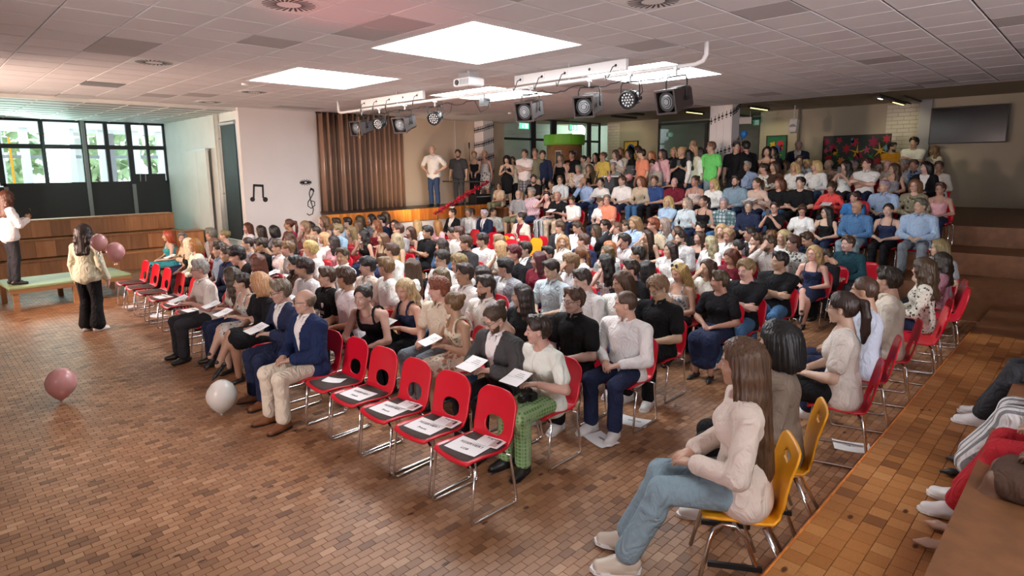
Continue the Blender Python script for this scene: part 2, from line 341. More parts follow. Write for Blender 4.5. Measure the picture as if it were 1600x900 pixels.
def torso(g, J, o=0., k=.03, lower=True, hem=0.):
    hip, dr, fw = J['hip'], J['dr'], J['fw']; f = 'fem' in J
    if lower: g.rc(hip-dr*(.01 if not hem else .03), hip+.08*dr, .118+o+hem, .108+o+hem*.5, k, (1.42 if f else 1.38)+hem*6)
    g.rc(hip+.08*dr, hip+.24*dr, .105+o, (.088 if f else .103)+o, k, 1.3 if f else 1.36)
    g.rc(hip+.24*dr, hip+.37*dr, (.09 if f else .106)+o, (.102 if f else .118)+o, k, 1.34 if f else 1.4)
    g.rc(hip+.36*dr, hip+.42*dr, (.098 if f else .112)+o, .07+o, k, 1.5)
    if f:
        for s in (1, -1): g.el(hip+.325*dr+fw*.078+V3(0, s*.066, 0), (.055+o, .062+o, .062+o), k)
    for n in 'LR':
        g.rc(J['nb']-dr*.02, J['S'+n], .05+o, (.052 if f else .058)+o, k)
def arm(g, J, n, o=0., t0=0., t1=2., k=.02, flare=0.):
    S, E, W = J['S'+n], J['E'+n], J['W'+n]; f = .88 if 'fem' in J else 1.
    a, b = S, S+(E-S)*min(t1, 1)
    g.rc(a, b, .056*f+o, (.056-.013*min(t1, 1))*f+o+flare, k)
    if t1 > 1:
        e = E+(W-E)*(t1-1); g.rc(E, E+(e-E)*.35, .043*f+o, .044*f+o, k); g.rc(E+(e-E)*.35, e, .044*f+o, .029+o+flare, k)
def leg(g, J, n, o=0., t1=2., k=.025, flare=0.):
    H, K, A = J['h'+n], J['K'+n], J['A'+n]; f = 'fem' in J
    b = H+(K-H)*min(t1, 1)
    g.rc(H, b, (.092 if f else .09)+o, .092-(.034*min(t1, 1))+o+flare*(t1 < 1), k)
    if t1 > 1:
        m = K+(A-K)*.3; e = K+(A-K)*(t1-1); back = V3(-.012, 0, 0)
        g.rc(K, m+back, .056+o, .056+o, k); g.rc(m+back, e, .056+o, (.036 if t1 > 1.6 else .05)+o+flare, k)
def bounds(J, pad=.16):
    P = np.array([v for q, v in J.items() if isinstance(v, np.ndarray) and q not in ('dr', 'fw', 'toeL', 'toeR', 'hdL', 'hdR', 'upL', 'upR')])
    return P.min(0)-pad, P.max(0)+pad
def body_mesh(J, h, legs):
    lo, hi = bounds(J); 
    g = Grid(lo, hi, h); torso(g, J, -.004, lower=True)
    for n in 'LR':
        arm(g, J, n)
        if legs: leg(g, J, n)
    g.rc(J['nb']-J['dr']*.04, J['head']+V3(-.03, 0, -.06), .058, .05, .02)
    return g.mesh()
def neckcut(g, J, r, drop, front=.03):
    c = J['nb']+J['dr']*.045+J['fw']*front-J['dr']*drop; g.el(c, (r*.95, r, r*1.05), 1e-5, 1)
def top_mesh(J, kind, h):
    lo, hi = bounds(J, .2); g = Grid(lo, hi, h); hip, dr, fw = J['hip'], J['dr'], J['fw']
    f = 'fem' in J
    def along(X, Y, Z): return (X-hip[0])*dr[0]+(Z-hip[2])*dr[2]
    if kind in ('tee', 'polo'):
        torso(g, J, .016, hem=.014)
        for n in 'LR': arm(g, J, n, .016, t1=.62, flare=.014)
        neckcut(g, J, .075 if kind == 'tee' else .066, .0)
    elif kind in ('shirt', 'shirtshort', 'blouse'):
        torso(g, J, .018, hem=.014)
        for n in 'LR': arm(g, J, n, .014, t1=.72 if kind == 'shirtshort' else 1.93, flare=.012 if kind != 'shirt' else .004)
        neckcut(g, J, .064 if kind != 'blouse' else .085, -.005)
    elif kind in ('tank', 'dress'):
        torso(g, J, .010)
        g.cut(lambda X, Y, Z: along(X, Y, Z)-.375)
        for s in (1, -1):
            for p in range(7):
                a0, a1 = math.pi*p/7, math.pi*(p+1)/7
                q = lambda t: hip+dr*(.355+.17*math.sin(t))+fw*(.112*math.cos(t)-.004)+V3(0, s*(.105-.015*math.sin(t)), 0)
                g.rc(q(a0), q(a1), .014, .014, .006)
    elif kind == 'suit':
        torso(g, J, .030, hem=.014)
        for n in 'LR': arm(g, J, n, .024, t1=1.88, flare=.012)
        zb, zt = .14, .50
        def v(X, Y, Z):
            t = along(X, Y, Z); w = np.clip((t-zb)/(zt-zb), 0, 1)*.085+.004
            fx = (X-hip[0])*fw[0]+(Z-hip[2])*fw[2]
            return np.where((fx > .02) & (t < .6), w-np.abs(Y), -.1)
        g.cut(v); neckcut(g, J, .072, -.02, .03)
    elif kind == 'undershirt':
        torso(g, J, .016); neckcut(g, J, .062, -.012)
    P, F = g.mesh()
    return P, F
def bottom_mesh(J, kind, h):
    lo, hi = bounds(J, .2); g = Grid(lo, hi, h); hip, dr = J['hip'], J['dr']
    g.rc(hip-dr*.01, hip+.09*dr, .127, .112, .03, 1.4)
    if kind in ('trousers', 'shorts', 'wide'):
        for n in 'LR': leg(g, J, n, .014 if kind != 'wide' else .022, t1=1.93 if kind != 'shorts' else .93, flare=.022 if kind != 'wide' else .05)
    else:
        t1 = .9 if kind == 'skirt' else 1.7
        for n in 'LR': leg(g, J, n, .02, t1=t1, k=.08)
        m = lambda q: (J[q+'L']+J[q+'R'])/2
        e = m('h')+(m('K')-m('h'))*min(t1, 1); g.rc(m('h'), e, .1, .085, .08, 1.3)
        if t1 > 1: g.rc(m('K')-V3(.03, 0, 0), m('K')-V3(.03, 0, 0)+(m('A')-m('K'))*(t1-1), .075, .09, .05, 1.35)
    return g.mesh()
def hand_mesh(curl, h, fat=0.):
    g = Grid((-.05, -.07, -.09), (.21, .09, .05), h)
    g.rc(V3(-.03, 0, 0), V3(.02, 0, 0), .026+fat, .027+fat, .01, 1.15)
    ys = (.031, .0105, -.011, -.031); ln = (.074, .084, .078, .06)
    for y in ys: g.rc(V3(.01, y*.55, 0), V3(.088, y, 0), .017+fat, .0125+fat, .012)
    c = {0: 8, 1: 26, 2: 48}[curl]
    for i, y in enumerate(ys):
        p = V3(.09, y, 0); a = math.radians(c*.5); sp = y*.25
        for s, q in enumerate((.45, .3, .25)):
            nx = p+V3(math.cos(a), sp*(1-s*.4), -math.sin(a))*ln[i]*q
            g.rc(p, nx, .0098-.001*s+fat*.6, .0092-.001*s+fat*.6, .003); p = nx; a += math.radians(c)
    p = [V3(.012, .018, -.006), V3(.05, .05, -.016), V3(.078, .058, -.026), V3(.098, .054, -.034)]
    for s in range(3): g.rc(p[s], p[s+1], .0145-.002*s+fat*.5, .0125-.002*s+fat*.5, .008)
    return g.mesh()
def head_mesh(sex, h, child=0):
    g = Grid((-.15, -.11, -.21), (.15, .11, .15), h); f = sex == 'f'
    g.el((-.012, 0, .03), (.098, .076, .095), .02)
    g.el((.028, 0, -.035), (.062, .058 if f else .062, .07), .03)
    g.rc(V3(.062, -.012, -.088), V3(.062, .012, -.088), .02, .02, .025)
    if not f:
        for s in (1, -1): g.rc(V3(.0, s*.05, -.055), V3(.05, s*.025, -.085), .018, .018, .02)
    for s in (1, -1):
        g.el((.062, s*.038, -.022), (.026, .022, .022), .02)
        g.el((.094, s*.033, .012), (.016, .021, .013), .012, 1)
        g.el((.0745, s*.033, .011), (.0145, .0145, .0125), .003)
        g.rc(V3(.083, s*.016, .032), V3(.07, s*.05, .034), .0105, .009, .01)
        g.el((-.008, s*.079, -.002), (.02, .010, .032), .006)
        g.el((.0, s*.09, .0), (.01, .008, .016), .006, 1)
    g.rc(V3(.086, 0, .018), V3(.108, 0, -.018), .008, .0125, .012)
    for s in (1, -1): g.el((.098, s*.011, -.022), (.011, .009, .008), .006)
    g.rc(V3(.086, -.017, -.047), V3(.086, .017, -.047), .0075, .0075, .006)
    g.rc(V3(.084, -.015, -.058), V3(.084, .015, -.058), .0085, .0085, .006)
    g.rc(V3(.1, -.02, -.0525), V3(.1, .02, -.0525), .006, .006, .004, sub=1)
    g.rc(V3(-.02, 0, -.06), V3(-.045, 0, -.185), .05 if f else .056, .055 if f else .062, .02)
    P, F = g.mesh()
    x, y, z = P.T; ay = np.abs(y); T = np.ones((len(P), 3)); B = np.zeros(len(P))
    lip = (x > .078) & (z > -.064) & (z < -.040) & (ay < .027)
    brow = (x > .062) & (z > .029) & (z < .040) & (ay > .012) & (ay < .054)
    e = np.sqrt((y-np.sign(y)*.033)**2+((z-.011)*1.45)**2); eye = (e < .0155) & (x > .066)
    iris = (np.sqrt((ay-.033)**2+(z-.011)**2) < .0065) & (x > .066)
    code = np.zeros(len(P)); code[lip] = .25; code[brow] = .5; code[eye] = .75; code[iris] = 1.
    return P, F, code
def hair_mesh(style, h):
    g = Grid((-.24, -.17, -.64), (.15, .17, .2), h)
    short = style in ('short', 'buzz', 'curly', 'bald')
    th = {'short': .02, 'buzz': .007, 'curly': .03, 'bald': .008, 'wavy': .024, 'long': .017, 'xlong': .017, 'bob': .022}.get(style, .013)
    g.el((-.014, 0, .034), (.099+th, .078+th, .096+th*1.05), .02)
    X, Y, Z = g.full()
    if style == 'short':
        g.rc(V3(.05, -.04, .125), V3(.055, .04, .12), .026, .026, .03); 
    if style == 'curly': g.el((.03, 0, .115), (.07, .075, .04), .03)
    # forehead and face stay free
    g.el((.142, 0, -.022), (.126, .094, .138), .010, 1)
    g.cut(lambda X, Y, Z: np.where(X > .02, (.035-Z)*.9-np.clip((.05-X), 0, 1)*2.2, -.2)+0*Y)
    if short:
        g.cut(lambda X, Y, Z: (-.062-Z)+0*X+0*Y)
        g.cut(lambda X, Y, Z: np.where((X > -.035) & (np.abs(Y) > .05), .022-Z, -.2))
        if style in ('short', 'curly'):   # cropped sides
            g.cut(lambda X, Y, Z: np.abs(Y)-(.083+np.clip(Z-.02, 0, .06)*.28)+0*X)
            g.cut(lambda X, Y, Z: -X-(.121+np.clip(Z, -.05, .06)*.16)+0*Y)
        if style == 'bald': g.cut(lambda X, Y, Z: Z-.035+np.clip(X+.02, -.1, .1)*.3+0*Y); g.cut(lambda X, Y, Z: X-.005+0*Y+0*Z)
    else:
        L = {'xlong': -.56, 'long': -.40, 'wavy': -.32, 'bob': -.13}.get(style, 0)
        if L:
            wv = .014 if style == 'wavy' else 0
            n = 6
            for s in (1, -1):
                for y0, x0, r0 in ((.075, .012, .026), (.086, -.03, .035), (.06, -.075, .045)):
                    p = V3(x0, s*y0, .06)
                    for i in range(n):
                        t = (i+1)/n; q = V3(x0-.03*t+wv*math.sin(i*1.9+x0*60), s*(y0+.012*math.sin(t*3.)+wv*math.cos(i*2.3+x0*50)), .06+(L-.06)*t)
                        r = r0*(1-.12*t); g.rc(p, q, r, r*.97, .022); p = q
            g.rc(V3(-.10, 0, .03), V3(-.115, 0, L), .04, .036, .03, 1.5)
            g.el((.115, 0, -.06), (.085, .072, .15), .012, 1)
            g.el((-.0, 0, -.20), (.075, .058, .13), .012, 1)
        else:
            g.cut(lambda X, Y, Z: (-.07-Z)+0*X+0*Y)
            g.cut(lambda X, Y, Z: np.where((X > -.03) & (np.abs(Y) > .05), .018-Z, -.2))
            if style == 'bun': g.el((-.115, 0, .085), (.045, .05, .045), .015)
            if style == 'updo':
                for q in range(5): g.el((-.105+.01*math.sin(q*2), .05*math.cos(q*1.26), .04+.05*math.sin(q*1.26)), (.035, .035, .035), .01)
            if style == 'pony':
                p = V3(-.1, 0, .06)
                for q in (V3(-.155, 0, .05), V3(-.17, .01, -.05), V3(-.16, .0, -.16), V3(-.145, 0, -.25)): g.rc(p, q, .032, .034 if q[2] > -.2 else .014, .015); p = q
    P, F = g.mesh()
    if len(P):
        x, y, z = P.T; ph = np.arctan2(y, x+.02)
        if style == 'curly':
            d = .009*np.sin(x*150)*np.sin(y*140+1)*np.sin(z*150+2)+.005*np.sin(x*290+y*170)
        elif style in ('buzz', 'bald'): d = 0*x
        elif style == 'wavy': d = .004*np.sin(ph*26+np.sin(z*40)*1.6)
        elif style == 'short': d = .0055*np.sin(x*95+np.sin(y*70)*1.5)*np.sin(y*88+z*40)+.004*np.sin(ph*22+z*60)
        else: d = .0032*np.sin(ph*30+np.sin(z*14))+.0015*np.sin(ph*57)
        c = P-V3(-.014, 0, .0); c[:, 2] *= .35; c /= np.linalg.norm(c, axis=1)[:, None]+1e-9
        P = P+c*d[:, None]
    return P, F
def beard_mesh(h):
    g = Grid((-.06, -.1, -.14), (.14, .1, .03), h)
    g.el((.028, 0, -.035), (.068, .067, .078), .03); g.rc(V3(.064, -.014, -.09), V3(.064, .014, -.09), .027, .027, .03)
    g.cut(lambda X, Y, Z: np.minimum(Z+.035+np.clip(.04-X, 0, 1)*-.9, 1)+0*Y)
    g.cut(lambda X, Y, Z: np.where((np.abs(Y) < .03) & (Z > -.066) & (Z < -.038), .05+0*X, -.2)); g.cut(lambda X, Y, Z: (.0-X)+0*Y+0*Z)
    return g.mesh()
def shoe_mesh(kind, h=.010):
    g = Grid((-.12, -.08, -.12), (.24, .08, .12), h)
    if kind == 'pump':
        g.rc(V3(-.05, 0, -.05), V3(.1, 0, -.068), .03, .022, .02, 1.15); g.rc(V3(.1, 0, -.068), V3(.165, 0, -.078), .024, .008, .02, 1.2)
        g.rc(V3(-.06, 0, -.05), V3(-.066, 0, -.085), .014, .009, .008); g.el((.02, 0, -.01), (.075, .03, .03), 1e-5, 1)
        g.rc(V3(-.02, 0, .03), V3(-.03, 0, -.05), .03, .03, .01)
    else:
        g.rc(V3(-.045, 0, -.045), V3(.05, 0, -.05), .043, .043, .02); g.rc(V3(.05, 0, -.055), V3(.15, 0, -.062), .042, .03, .03, 1.25)
        g.rc(V3(-.01, 0, .0), V3(-.01, 0, -.04), .042, .044, .02)
        if kind == 'sneaker': g.rc(V3(-.05, 0, -.078), V3(.155, 0, -.078), .02, .02, .006, 2.4)
    g.cut(lambda X, Y, Z: (-.09-Z)+0*X+0*Y)
    return g.mesh()
# ---------------------------------------------------------------- the hall
CZ = 4.0; T = .5925; EX = 14.9; WY = 15.2
def blockfield(name, parent, rects, lx, ly, z, near, count=300, jit=.0005, mt='block'):
    """wood blocks in running bond; the `count` nearest the viewer's side are single pieces, the others one joined mesh"""
    cells = []
    for (x0, x1, y0, y1) in rects:
        ny = int((y1-y0)/ly)
        for j in range(ny):
            off = (j % 2)*.5*lx; n = int((x1-x0)/lx)+2
            xs = x0-off+lx*np.arange(n); xs = xs[(xs+lx > x0) & (xs < x1)]
            for x in xs: cells.append((max(x, x0), min(x+lx, x1), y0+j*ly, y0+(j+1)*ly))
    A = np.array(cells); cx = (A[:, 0]+A[:, 1])/2; cy = (A[:, 2]+A[:, 3])/2
    full = (A[:, 1]-A[:, 0]) > lx*.98
    d = np.where(full, near(cx, cy), 1e9); order = np.argsort(d); pick = order[:count]; rest = np.setdiff1d(np.arange(len(A)), pick)
    g = .0012; c = .0011; dz = .006
    def quadset(x0, x1, y0, y1, zt):
        o = np.zeros_like(x0); k = lambda x, y, zz: np.stack([x, y, zz], 1)
        lo = zt-dz
        ring0 = [k(x0+g, y0+g, o+lo), k(x1-g, y0+g, o+lo), k(x1-g, y1-g, o+lo), k(x0+g, y1-g, o+lo)]
        ring1 = [k(x0+g+c, y0+g+c, zt), k(x1-g-c, y0+g+c, zt), k(x1-g-c, y1-g-c, zt), k(x0+g+c, y1-g-c, zt)]
        V = np.stack(ring0+ring1, 1).reshape(-1, 3); b = 8*np.arange(len(x0))[:, None]
        Fq = np.concatenate([b+np.array(f) for f in ((4, 5, 6, 7), (0, 1, 5, 4), (1, 2, 6, 5), (2, 3, 7, 6), (3, 0, 4, 7))], 0)
        return V, Fq
    R = A[rest]; zt = z+RNG.uniform(-jit, 0, len(R)); V, F = quadset(R[:, 0], R[:, 1], R[:, 2], R[:, 3], zt)
    me = newmesh(name, V, F); at = me.attributes.new('rnd', 'FLOAT', 'POINT'); at.data.foreach_set('value', np.repeat(RNG.random(len(R)), 8).astype(np.float32))
    tag(link(name+'_field', me, M[mt], parent), kind='stuff')
    V, F = quadset(np.array([-lx/2]), np.array([lx/2]), np.array([-ly/2]), np.array([ly/2]), np.array([0.])); pm = newmesh('wood_block', V, F); pm.materials.append(M[mt])
    for i in pick: link('wood_block', pm, None, parent, (cx[i], cy[i], z+random.uniform(-jit, 0)))
EDGE = 1.115
def INVIEW(x, y): d = x*.7107+y*.7035; return np.where((d > 3.3) & (np.abs(x*.7035-y*.7107) < .72*d), d, 1e6)
fl = struct('floor', MB().span((-4, EDGE-.02, -.2), (14, 21, -.006)), M['joint'])
blockfield('block', fl, [(-2, 12.2, EDGE, 18.2)], .108, .064, 0., INVIEW, 300)
# side platform along the right: the step the audience turns its back to
pl = struct('side_platform', MB().span((-4, .40, -.2), (14.2, EDGE-.01, .344)), M['tierface'])
MB().span((-4, EDGE-.012, .02), (9.5, EDGE+.004, .349), bev=.006).build('edge_board', M['stagewood'], pl)
blockfield('block', pl, [(.5, 9.5, .43, EDGE-.005)], .115, .112, .35, INVIEW, 150, mt='stepblock')
struct('side_tier', MB().span((-4, -6, -.2), (14.2, .40, .78)), M['tierface'])
# raised rows at the back: three tiers and the upper floor
XA = lambda y: 12.1+(9.4-y)*.06
def tier(name, off, z, y0=-6., y1=11.95, back=22.):
    e0, e1 = XA(y0)+off-.78, XA(y1)+off-.78
    return struct(name, MB().prism([(e0, y0), (back, y0), (back, y1), (e1, y1)], z+.2, z0=-.2), M['tierface'])
tier('tier_lower', 0, .55); tier('tier_middle', 1.25, .93); tier('tier_upper', 2.5, 1.3)
struct('upper_floor', MB().span((13.2, 11.95, -.2), (22, 16.5, 1.3)), M['tierface'])
# wooden stairs between the stage and the raised rows
for i, (x, z) in enumerate(((12.2, .44), (12.55, .87), (12.9, 1.3))):
    b = MB().span((x, 11.97, -.2), (13.2, 13.85, z-.03)); st = struct('stair_step', b, M['tierface'])
    for k in range(6): MB().span((x-.02, 11.97+k*.3133, z-.03), (x+.36, 11.97+(k+1)*.3133-.006, z), bev=.004).build('stair_board', M['stagewood'], st)
# stage
struct('stage_floor', MB().prism([(7.35, 13.92), (14.3, 13.92), (14.3, WY), (7.99, WY)], .07, z0=1.30), M['step'])
struct('wall_stage_side', MB().prism([(7.38, 13.98), (7.46, 13.98), (8.07, WY), (7.99, WY)], 1.30, z0=0.), M['wall'])
sw = struct('wall_stage_front', MB().span((7.35, 13.98, 0), (13.2, 14.1, 1.30)), M['wall'])
fm = thing('stage_fascia', 'band of upright orange pine boards along the stage edge', 'stage front', (7.35, 13.93, 1.03))
bm_ = MB().box((0, 0, 0), (.094, .024, .34), bev=.004).mesh('board'); bm_.materials.append(M['stagewood'])
for k in range(61): link('board', bm_, None, fm, (.06+k*.0965, random.uniform(-.002, .002), .17))
# walls
struct('wall_left', MB().span((6.0, WY, 0), (15.0, WY+.2, CZ+.3)), M['wall'])
struct('wall_stage_back', MB().span((10.55, WY-.03, 1.37), (15.0, WY+.02, CZ)), mat('beige_plaster', (.66, .52, .38), .8, noise=.03, nscale=1))
struct('trim_1', MB().span((12.78, WY-.04, 1.37), (12.80, WY-.02, CZ)), M['wall'])
struct('wall_recess', MB().span((6.0, 16.42, 0), (6.2, 21, CZ)), M['greenwall'])
struct('wall_recess_head', MB().span((6.0, WY+.2, 3.72), (6.2, 16.42, CZ)), M['greenwall'])
struct('wall_recess_sill', MB().span((6.0, WY+.2, 0), (6.2, 16.42, .72)), M['greenwall'])
struct('wall_niche', MB().span((6.9, WY+.2, 0), (7.0, 17.2, CZ)), M['dark'])
struct('wall_niche_side', MB().span((6.2, 17.0, 0), (7, 17.15, CZ)), M['greenwall'])
struct('wall_far_left', MB().span((-4.2, -6, -.2), (-4, 21.2, 4.4)), M['wall'])
struct('wall_behind', MB().span((-4.2, -6.2, -.2), (22.2, -6, 4.6)), M['wallcream'])
struct('wall_door_side', MB().span((-4.2, 21, 0), (1.9, 21.2, CZ)), M['greenwall'])
struct('ceiling_recess', MB().span((-4, WY+.1, 3.93), (6.0, 21.2, 4.2)), M['greenwall'])
for k in range(9): struct('ceiling_recess_rail', MB().span((-1+.79*k, WY+.1, 3.922), (-.975+.79*k, 21, 3.934)), M['gridlight'])
for k in range(10): struct('ceiling_recess_rail', MB().span((-4, WY+.35+.59*k, 3.924), (6, WY+.362+.59*k, 3.934)), M['grid'])
# back wall: windows, cream wall, protruding pier, white brick
struct('ceiling_back', MB().span((EX, -6, 4.25), (22, 16.5, 4.4)), M['tan'])
struct('ceiling_back_fascia', MB().span((EX, -6, CZ), (EX+.06, WY, 4.4)), M['tan'])
BX = 20.6
def wallx(name, y0, y1, x=BX, z0=1.3, z1=4.4, m='wallcream', th=.2): return struct(name, MB().span((x, y0, z0), (x+th, y1, z1)), M[m])
def brickwall(name, y0, y1, x):
    w = wallx(name, y0, y1, x+.02, m='wallcream'); A = []; h, l = .115, .30; r = 0; z = 1.32
    bmsh = MB().box((0, 0, 0), (.03, l-.012, h-.012), bev=.006).mesh('brick'); bmsh.materials.append(M['brick'])
    half = MB().box((0, 0, 0), (.03, l/2-.012, h-.012), bev=.006).mesh('brick'); half.materials.append(M['brick'])
    while z+h < 4.24:
        y = y0
        if r % 2: link('brick', half, None, w, (x+.02, y+l/4, z+h/2)); y += l/2
        while y+l <= y1+1e-6: link('brick', bmsh, None, w, (x+.02+random.uniform(-.003, .003), y+l/2, z+h/2)); y += l
        if y+l/2 <= y1+1e-6: link('brick', half, None, w, (x+.02, y+l/4, z+h/2))
        z += h; r += 1
    return w
brickwall('wall_back_brick_left', 14.25, 14.85, BX)
wallx('wall_back_cream', 12.5, 14.25); wallx('wall_back_pier', 7.4, 8.6)
wallx('wall_back_mural', 4.55+.0, 7.4, BX+.25)
brickwall('wall_back_brick', 4.1-.05, 4.55+.4, BX+.2)
wallx('wall_back_right', -6, 4.05, BX-.15)
struct('wall_back_post', MB().span((BX-.25, 3.75, 1.3), (BX, 4.05, 4.25)), M['grey'])
struct('wall_corridor', MB().span((23.6, -6, 1.0), (23.8, 20, 4.4)), M['greenwall']); struct('wall_corridor_side', MB().span((14.9, 18.4, 1.0), (23.8, 18.6, 4.4)), M['greenwall'])
struct('floor_corridor', MB().span((14.9, 16.5, 1.0), (23.8, 18.5, 1.3)), M['tierface']); struct('floor_corridor_back', MB().span((22, -6, 1.0), (23.8, 16.5, 1.3)), M['tierface'])
struct('ceiling_corridor', MB().span((14.9, 15.2, 4.4), (23.8, 18.6, 4.5)), M['tan']); struct('ceiling_corridor_back', MB().span((22, -6, 4.4), (23.8, 15.2, 4.5)), M['tan'])
def window(n, p0, p1, z0, z1, mull, trans, fr=.09, th=.06, m='dark'):
    """frame with glass panes between the plan points p0 and p1"""
    a, b = Vector((*p0, 0)), Vector((*p1, 0)); L = (b-a).length; rz = math.atan2(b.y-a.y, b.x-a.x)
    w = bpy.data.objects.new('window_%d' % n, None); COL.objects.link(w); w.location = (*p0, z0); w.rotation_euler = (0, 0, rz); tag(w, kind='structure')
    H = z1-z0
    for x in (0, L): MB().span((x-fr/2, -th/2, 0), (x+fr/2, th/2, H)).build('frame_post', M[m], w)
    for z in (0, H): MB().span((0, -th/2, z-fr/2), (L, th/2, z+fr/2)).build('frame_rail', M[m], w)
    for x, wd in mull: MB().span((x-wd/2, -th*.7, 0), (x+wd/2, th*.7, H)).build('mullion', M[m], w)
    for z, wd in trans: MB().span((0, -th*.6, z-wd/2), (L, th*.6, z+wd/2)).build('transom', M[m], w)
    xs = [0]+sorted(x for x, _ in mull)+[L]; zs = [0]+sorted(z for z, _ in trans)+[H]
    for i in range(len(xs)-1):
        for j in range(len(zs)-1): MB().span((xs[i]+.03, -.004, zs[j]+.03), (xs[i+1]-.03, .004, zs[j+1]-.03)).build('pane', M['glass'], w)
    return w
window(1, (14.95, WY+.05), (20.6, WY+.05), 1.3, 4.25, [(1.6, .26), (2.75, .3), (4.95, .2)], [(2.2, .08)])
window(2, (BX+.05, 8.6), (BX+.05, 12.5), 1.3, 4.05, [(1.95, .1)], [])
window(3, (2.0, 21), (6.0, 21), 2.15, 3.93, [(.95, .1), (1.9, .16), (2.45, .10), (3.03, .14), (3.5, .08)], [(1.05, .12)], .12, .08)
# dark lower panels below the glass doors
dp = struct('wall_door_panel', MB().span((1.9, 20.96, 0), (6.0, 21.1, 2.12)), M['dark'])
for x in (2.0, 3.85, 4.98): MB().span((x, 20.90, 0), (x+.09, 20.96, 3.93 if x == 3.85 else 2.12)).build('panel_post', M['grey'], dp)
MB().span((5.1, 20.93, 2.12), (5.9, 20.965, 2.42)).build('door_panel', M['dark'], dp)
for x in (4.6, 5.2): MB().tube([(x, 20.9, 2.2), (x, 20.86, 2.42), (x+.14, 20.86, 2.42), (x+.14, 20.9, 2.2)], .012, 6).build('door_handle', M['alu'], dp)
# outdoors beyond the doors
tag(MB().span((-12, 21.3, -.1), (16, 45, 0)).build('courtyard_ground', M['lawn']), kind='structure')
def canopy(name, label, x, y, h, r, trunk=1):
    t = thing(name, label, 'tree', (x, y, 0)); P = []
    MB().tube([(0, 0, 0), (.1, 0, h*.5), (0, .1, h*.8)], [.16, .12, .06], 7).build('trunk', M['bark'], t)
    n = 260; pts = RNG.normal(0, 1, (n, 3)); pts /= np.linalg.norm(pts, axis=1)[:, None]; pts *= (r*RNG.uniform(.5, 1, n)**.5)[:, None]; mb = MB()
    for q in pts:
        a = RNG.uniform(-1, 1, 3)*.45; b = RNG.uniform(-1, 1, 3)*.45; c = Vector(q)+Vector((0, 0, h))
        mb.add([c, c+Vector(a), c+Vector(a+b), c+Vector(b)], [(0, 1, 2, 3)])
    tag(mb.build('foliage', M['leaf'], t), kind='stuff')
canopy('courtyard_tree', 'leafy green tree seen through the upper glass beside the white post', 6.4, 33, 3.6, 1.7); canopy('courtyard_tree', 'leafy green tree seen through the glass doors near their dark post', 3.2, 36, 3.4, 1.8)
canopy('courtyard_tree', 'green tree behind the glass nearest the pale recess wall', 10.6, 35, 3.6, 1.7)
pv = thing('courtyard_pavilion', 'white flat roofed covered walk outside the glass doors', 'building', (5.2, 25, 0))
MB().span((-4.4, -.5, 3.9), (3.0, 2.2, 4.2)).build('roof', M['white'], pv)
for x in (-3.6, -2.3, -1.1, -.2, .8, 1.6): MB().span((x, -.3, 0), (x+.22, -.05, 3.9)).build('post', M['white'], pv)
for x, w, m in ((-3.2, .7, 'greenwall'), (-.75, .45, 'greenwall'), (.25, .5, 'grey'), (1.2, .35, 'greenwall')): MB().span((x, 1.9, 0), (x+w, 2.0, 3.9)).build('wall_panel', M[m], pv)
for x in (-2.6, .0): MB().span((x, -.34, 0), (x+.06, -.3, 3.6)).build('yellow_post', M['yellow'], pv)
MB().span((-4.4, -.2, 2.95), (3.0, -.1, 3.05)).build('door_rail', M['grey'], pv)
# niche with dark blind, pipes and folding partition in the recess
nb = thing('roller_blind', 'dark blue-black blind hanging in the niche beside the white wall', 'blind', (6.0, WY+.30, .72))
MB().span((0, 0, 0), (.02, .90, 2.92)).build('cloth', mat('dark_blind_cloth', (.008, .014, .018), .6, noise=.4, nscale=2), nb); MB().tube([(.01, -.02, 2.94), (.01, .95, 2.94)], .04, 10).build('roller', M['alu'], nb); MB().tube([(.01, 0, 0), (.01, .9, 0)], .025, 8).build('bottom_bar', M['alu'], nb)
for i, x in enumerate((16.48, 16.56, 16.66)):
    p = thing('wall_pipe', ['pale thin wall pipe nearest the dark blind', 'middle one of three pale pipes on the recess wall', 'pale pipe beside the grey partition panel'][i], 'pipe', (5.95, x, 0), group=None)
    MB().tube([(0, 0, 0), (0, 0, 3.93)], .022, 8).build('tube', M['greenwall'], p, smooth=True)
    for z in (.6, 1.9, 3.3): MB().box((.025, 0, z), (.05, .06, .03)).build('clamp', M['grey'], p)
fp = thing('partition_panel', 'tall pale grey folding panel standing against the recess wall', 'panel', (5.84, 17.15, 0))
for k in range(2): MB().span((0, k*.74, .02), (.07, k*.74+.73, 3.04), bev=.01).build('leaf_panel', M['greenwall'], fp)
MB().span((-.01, -.02, 3.03), (.09, 1.49, 3.08)).build('top_rail', M['alu'], fp)
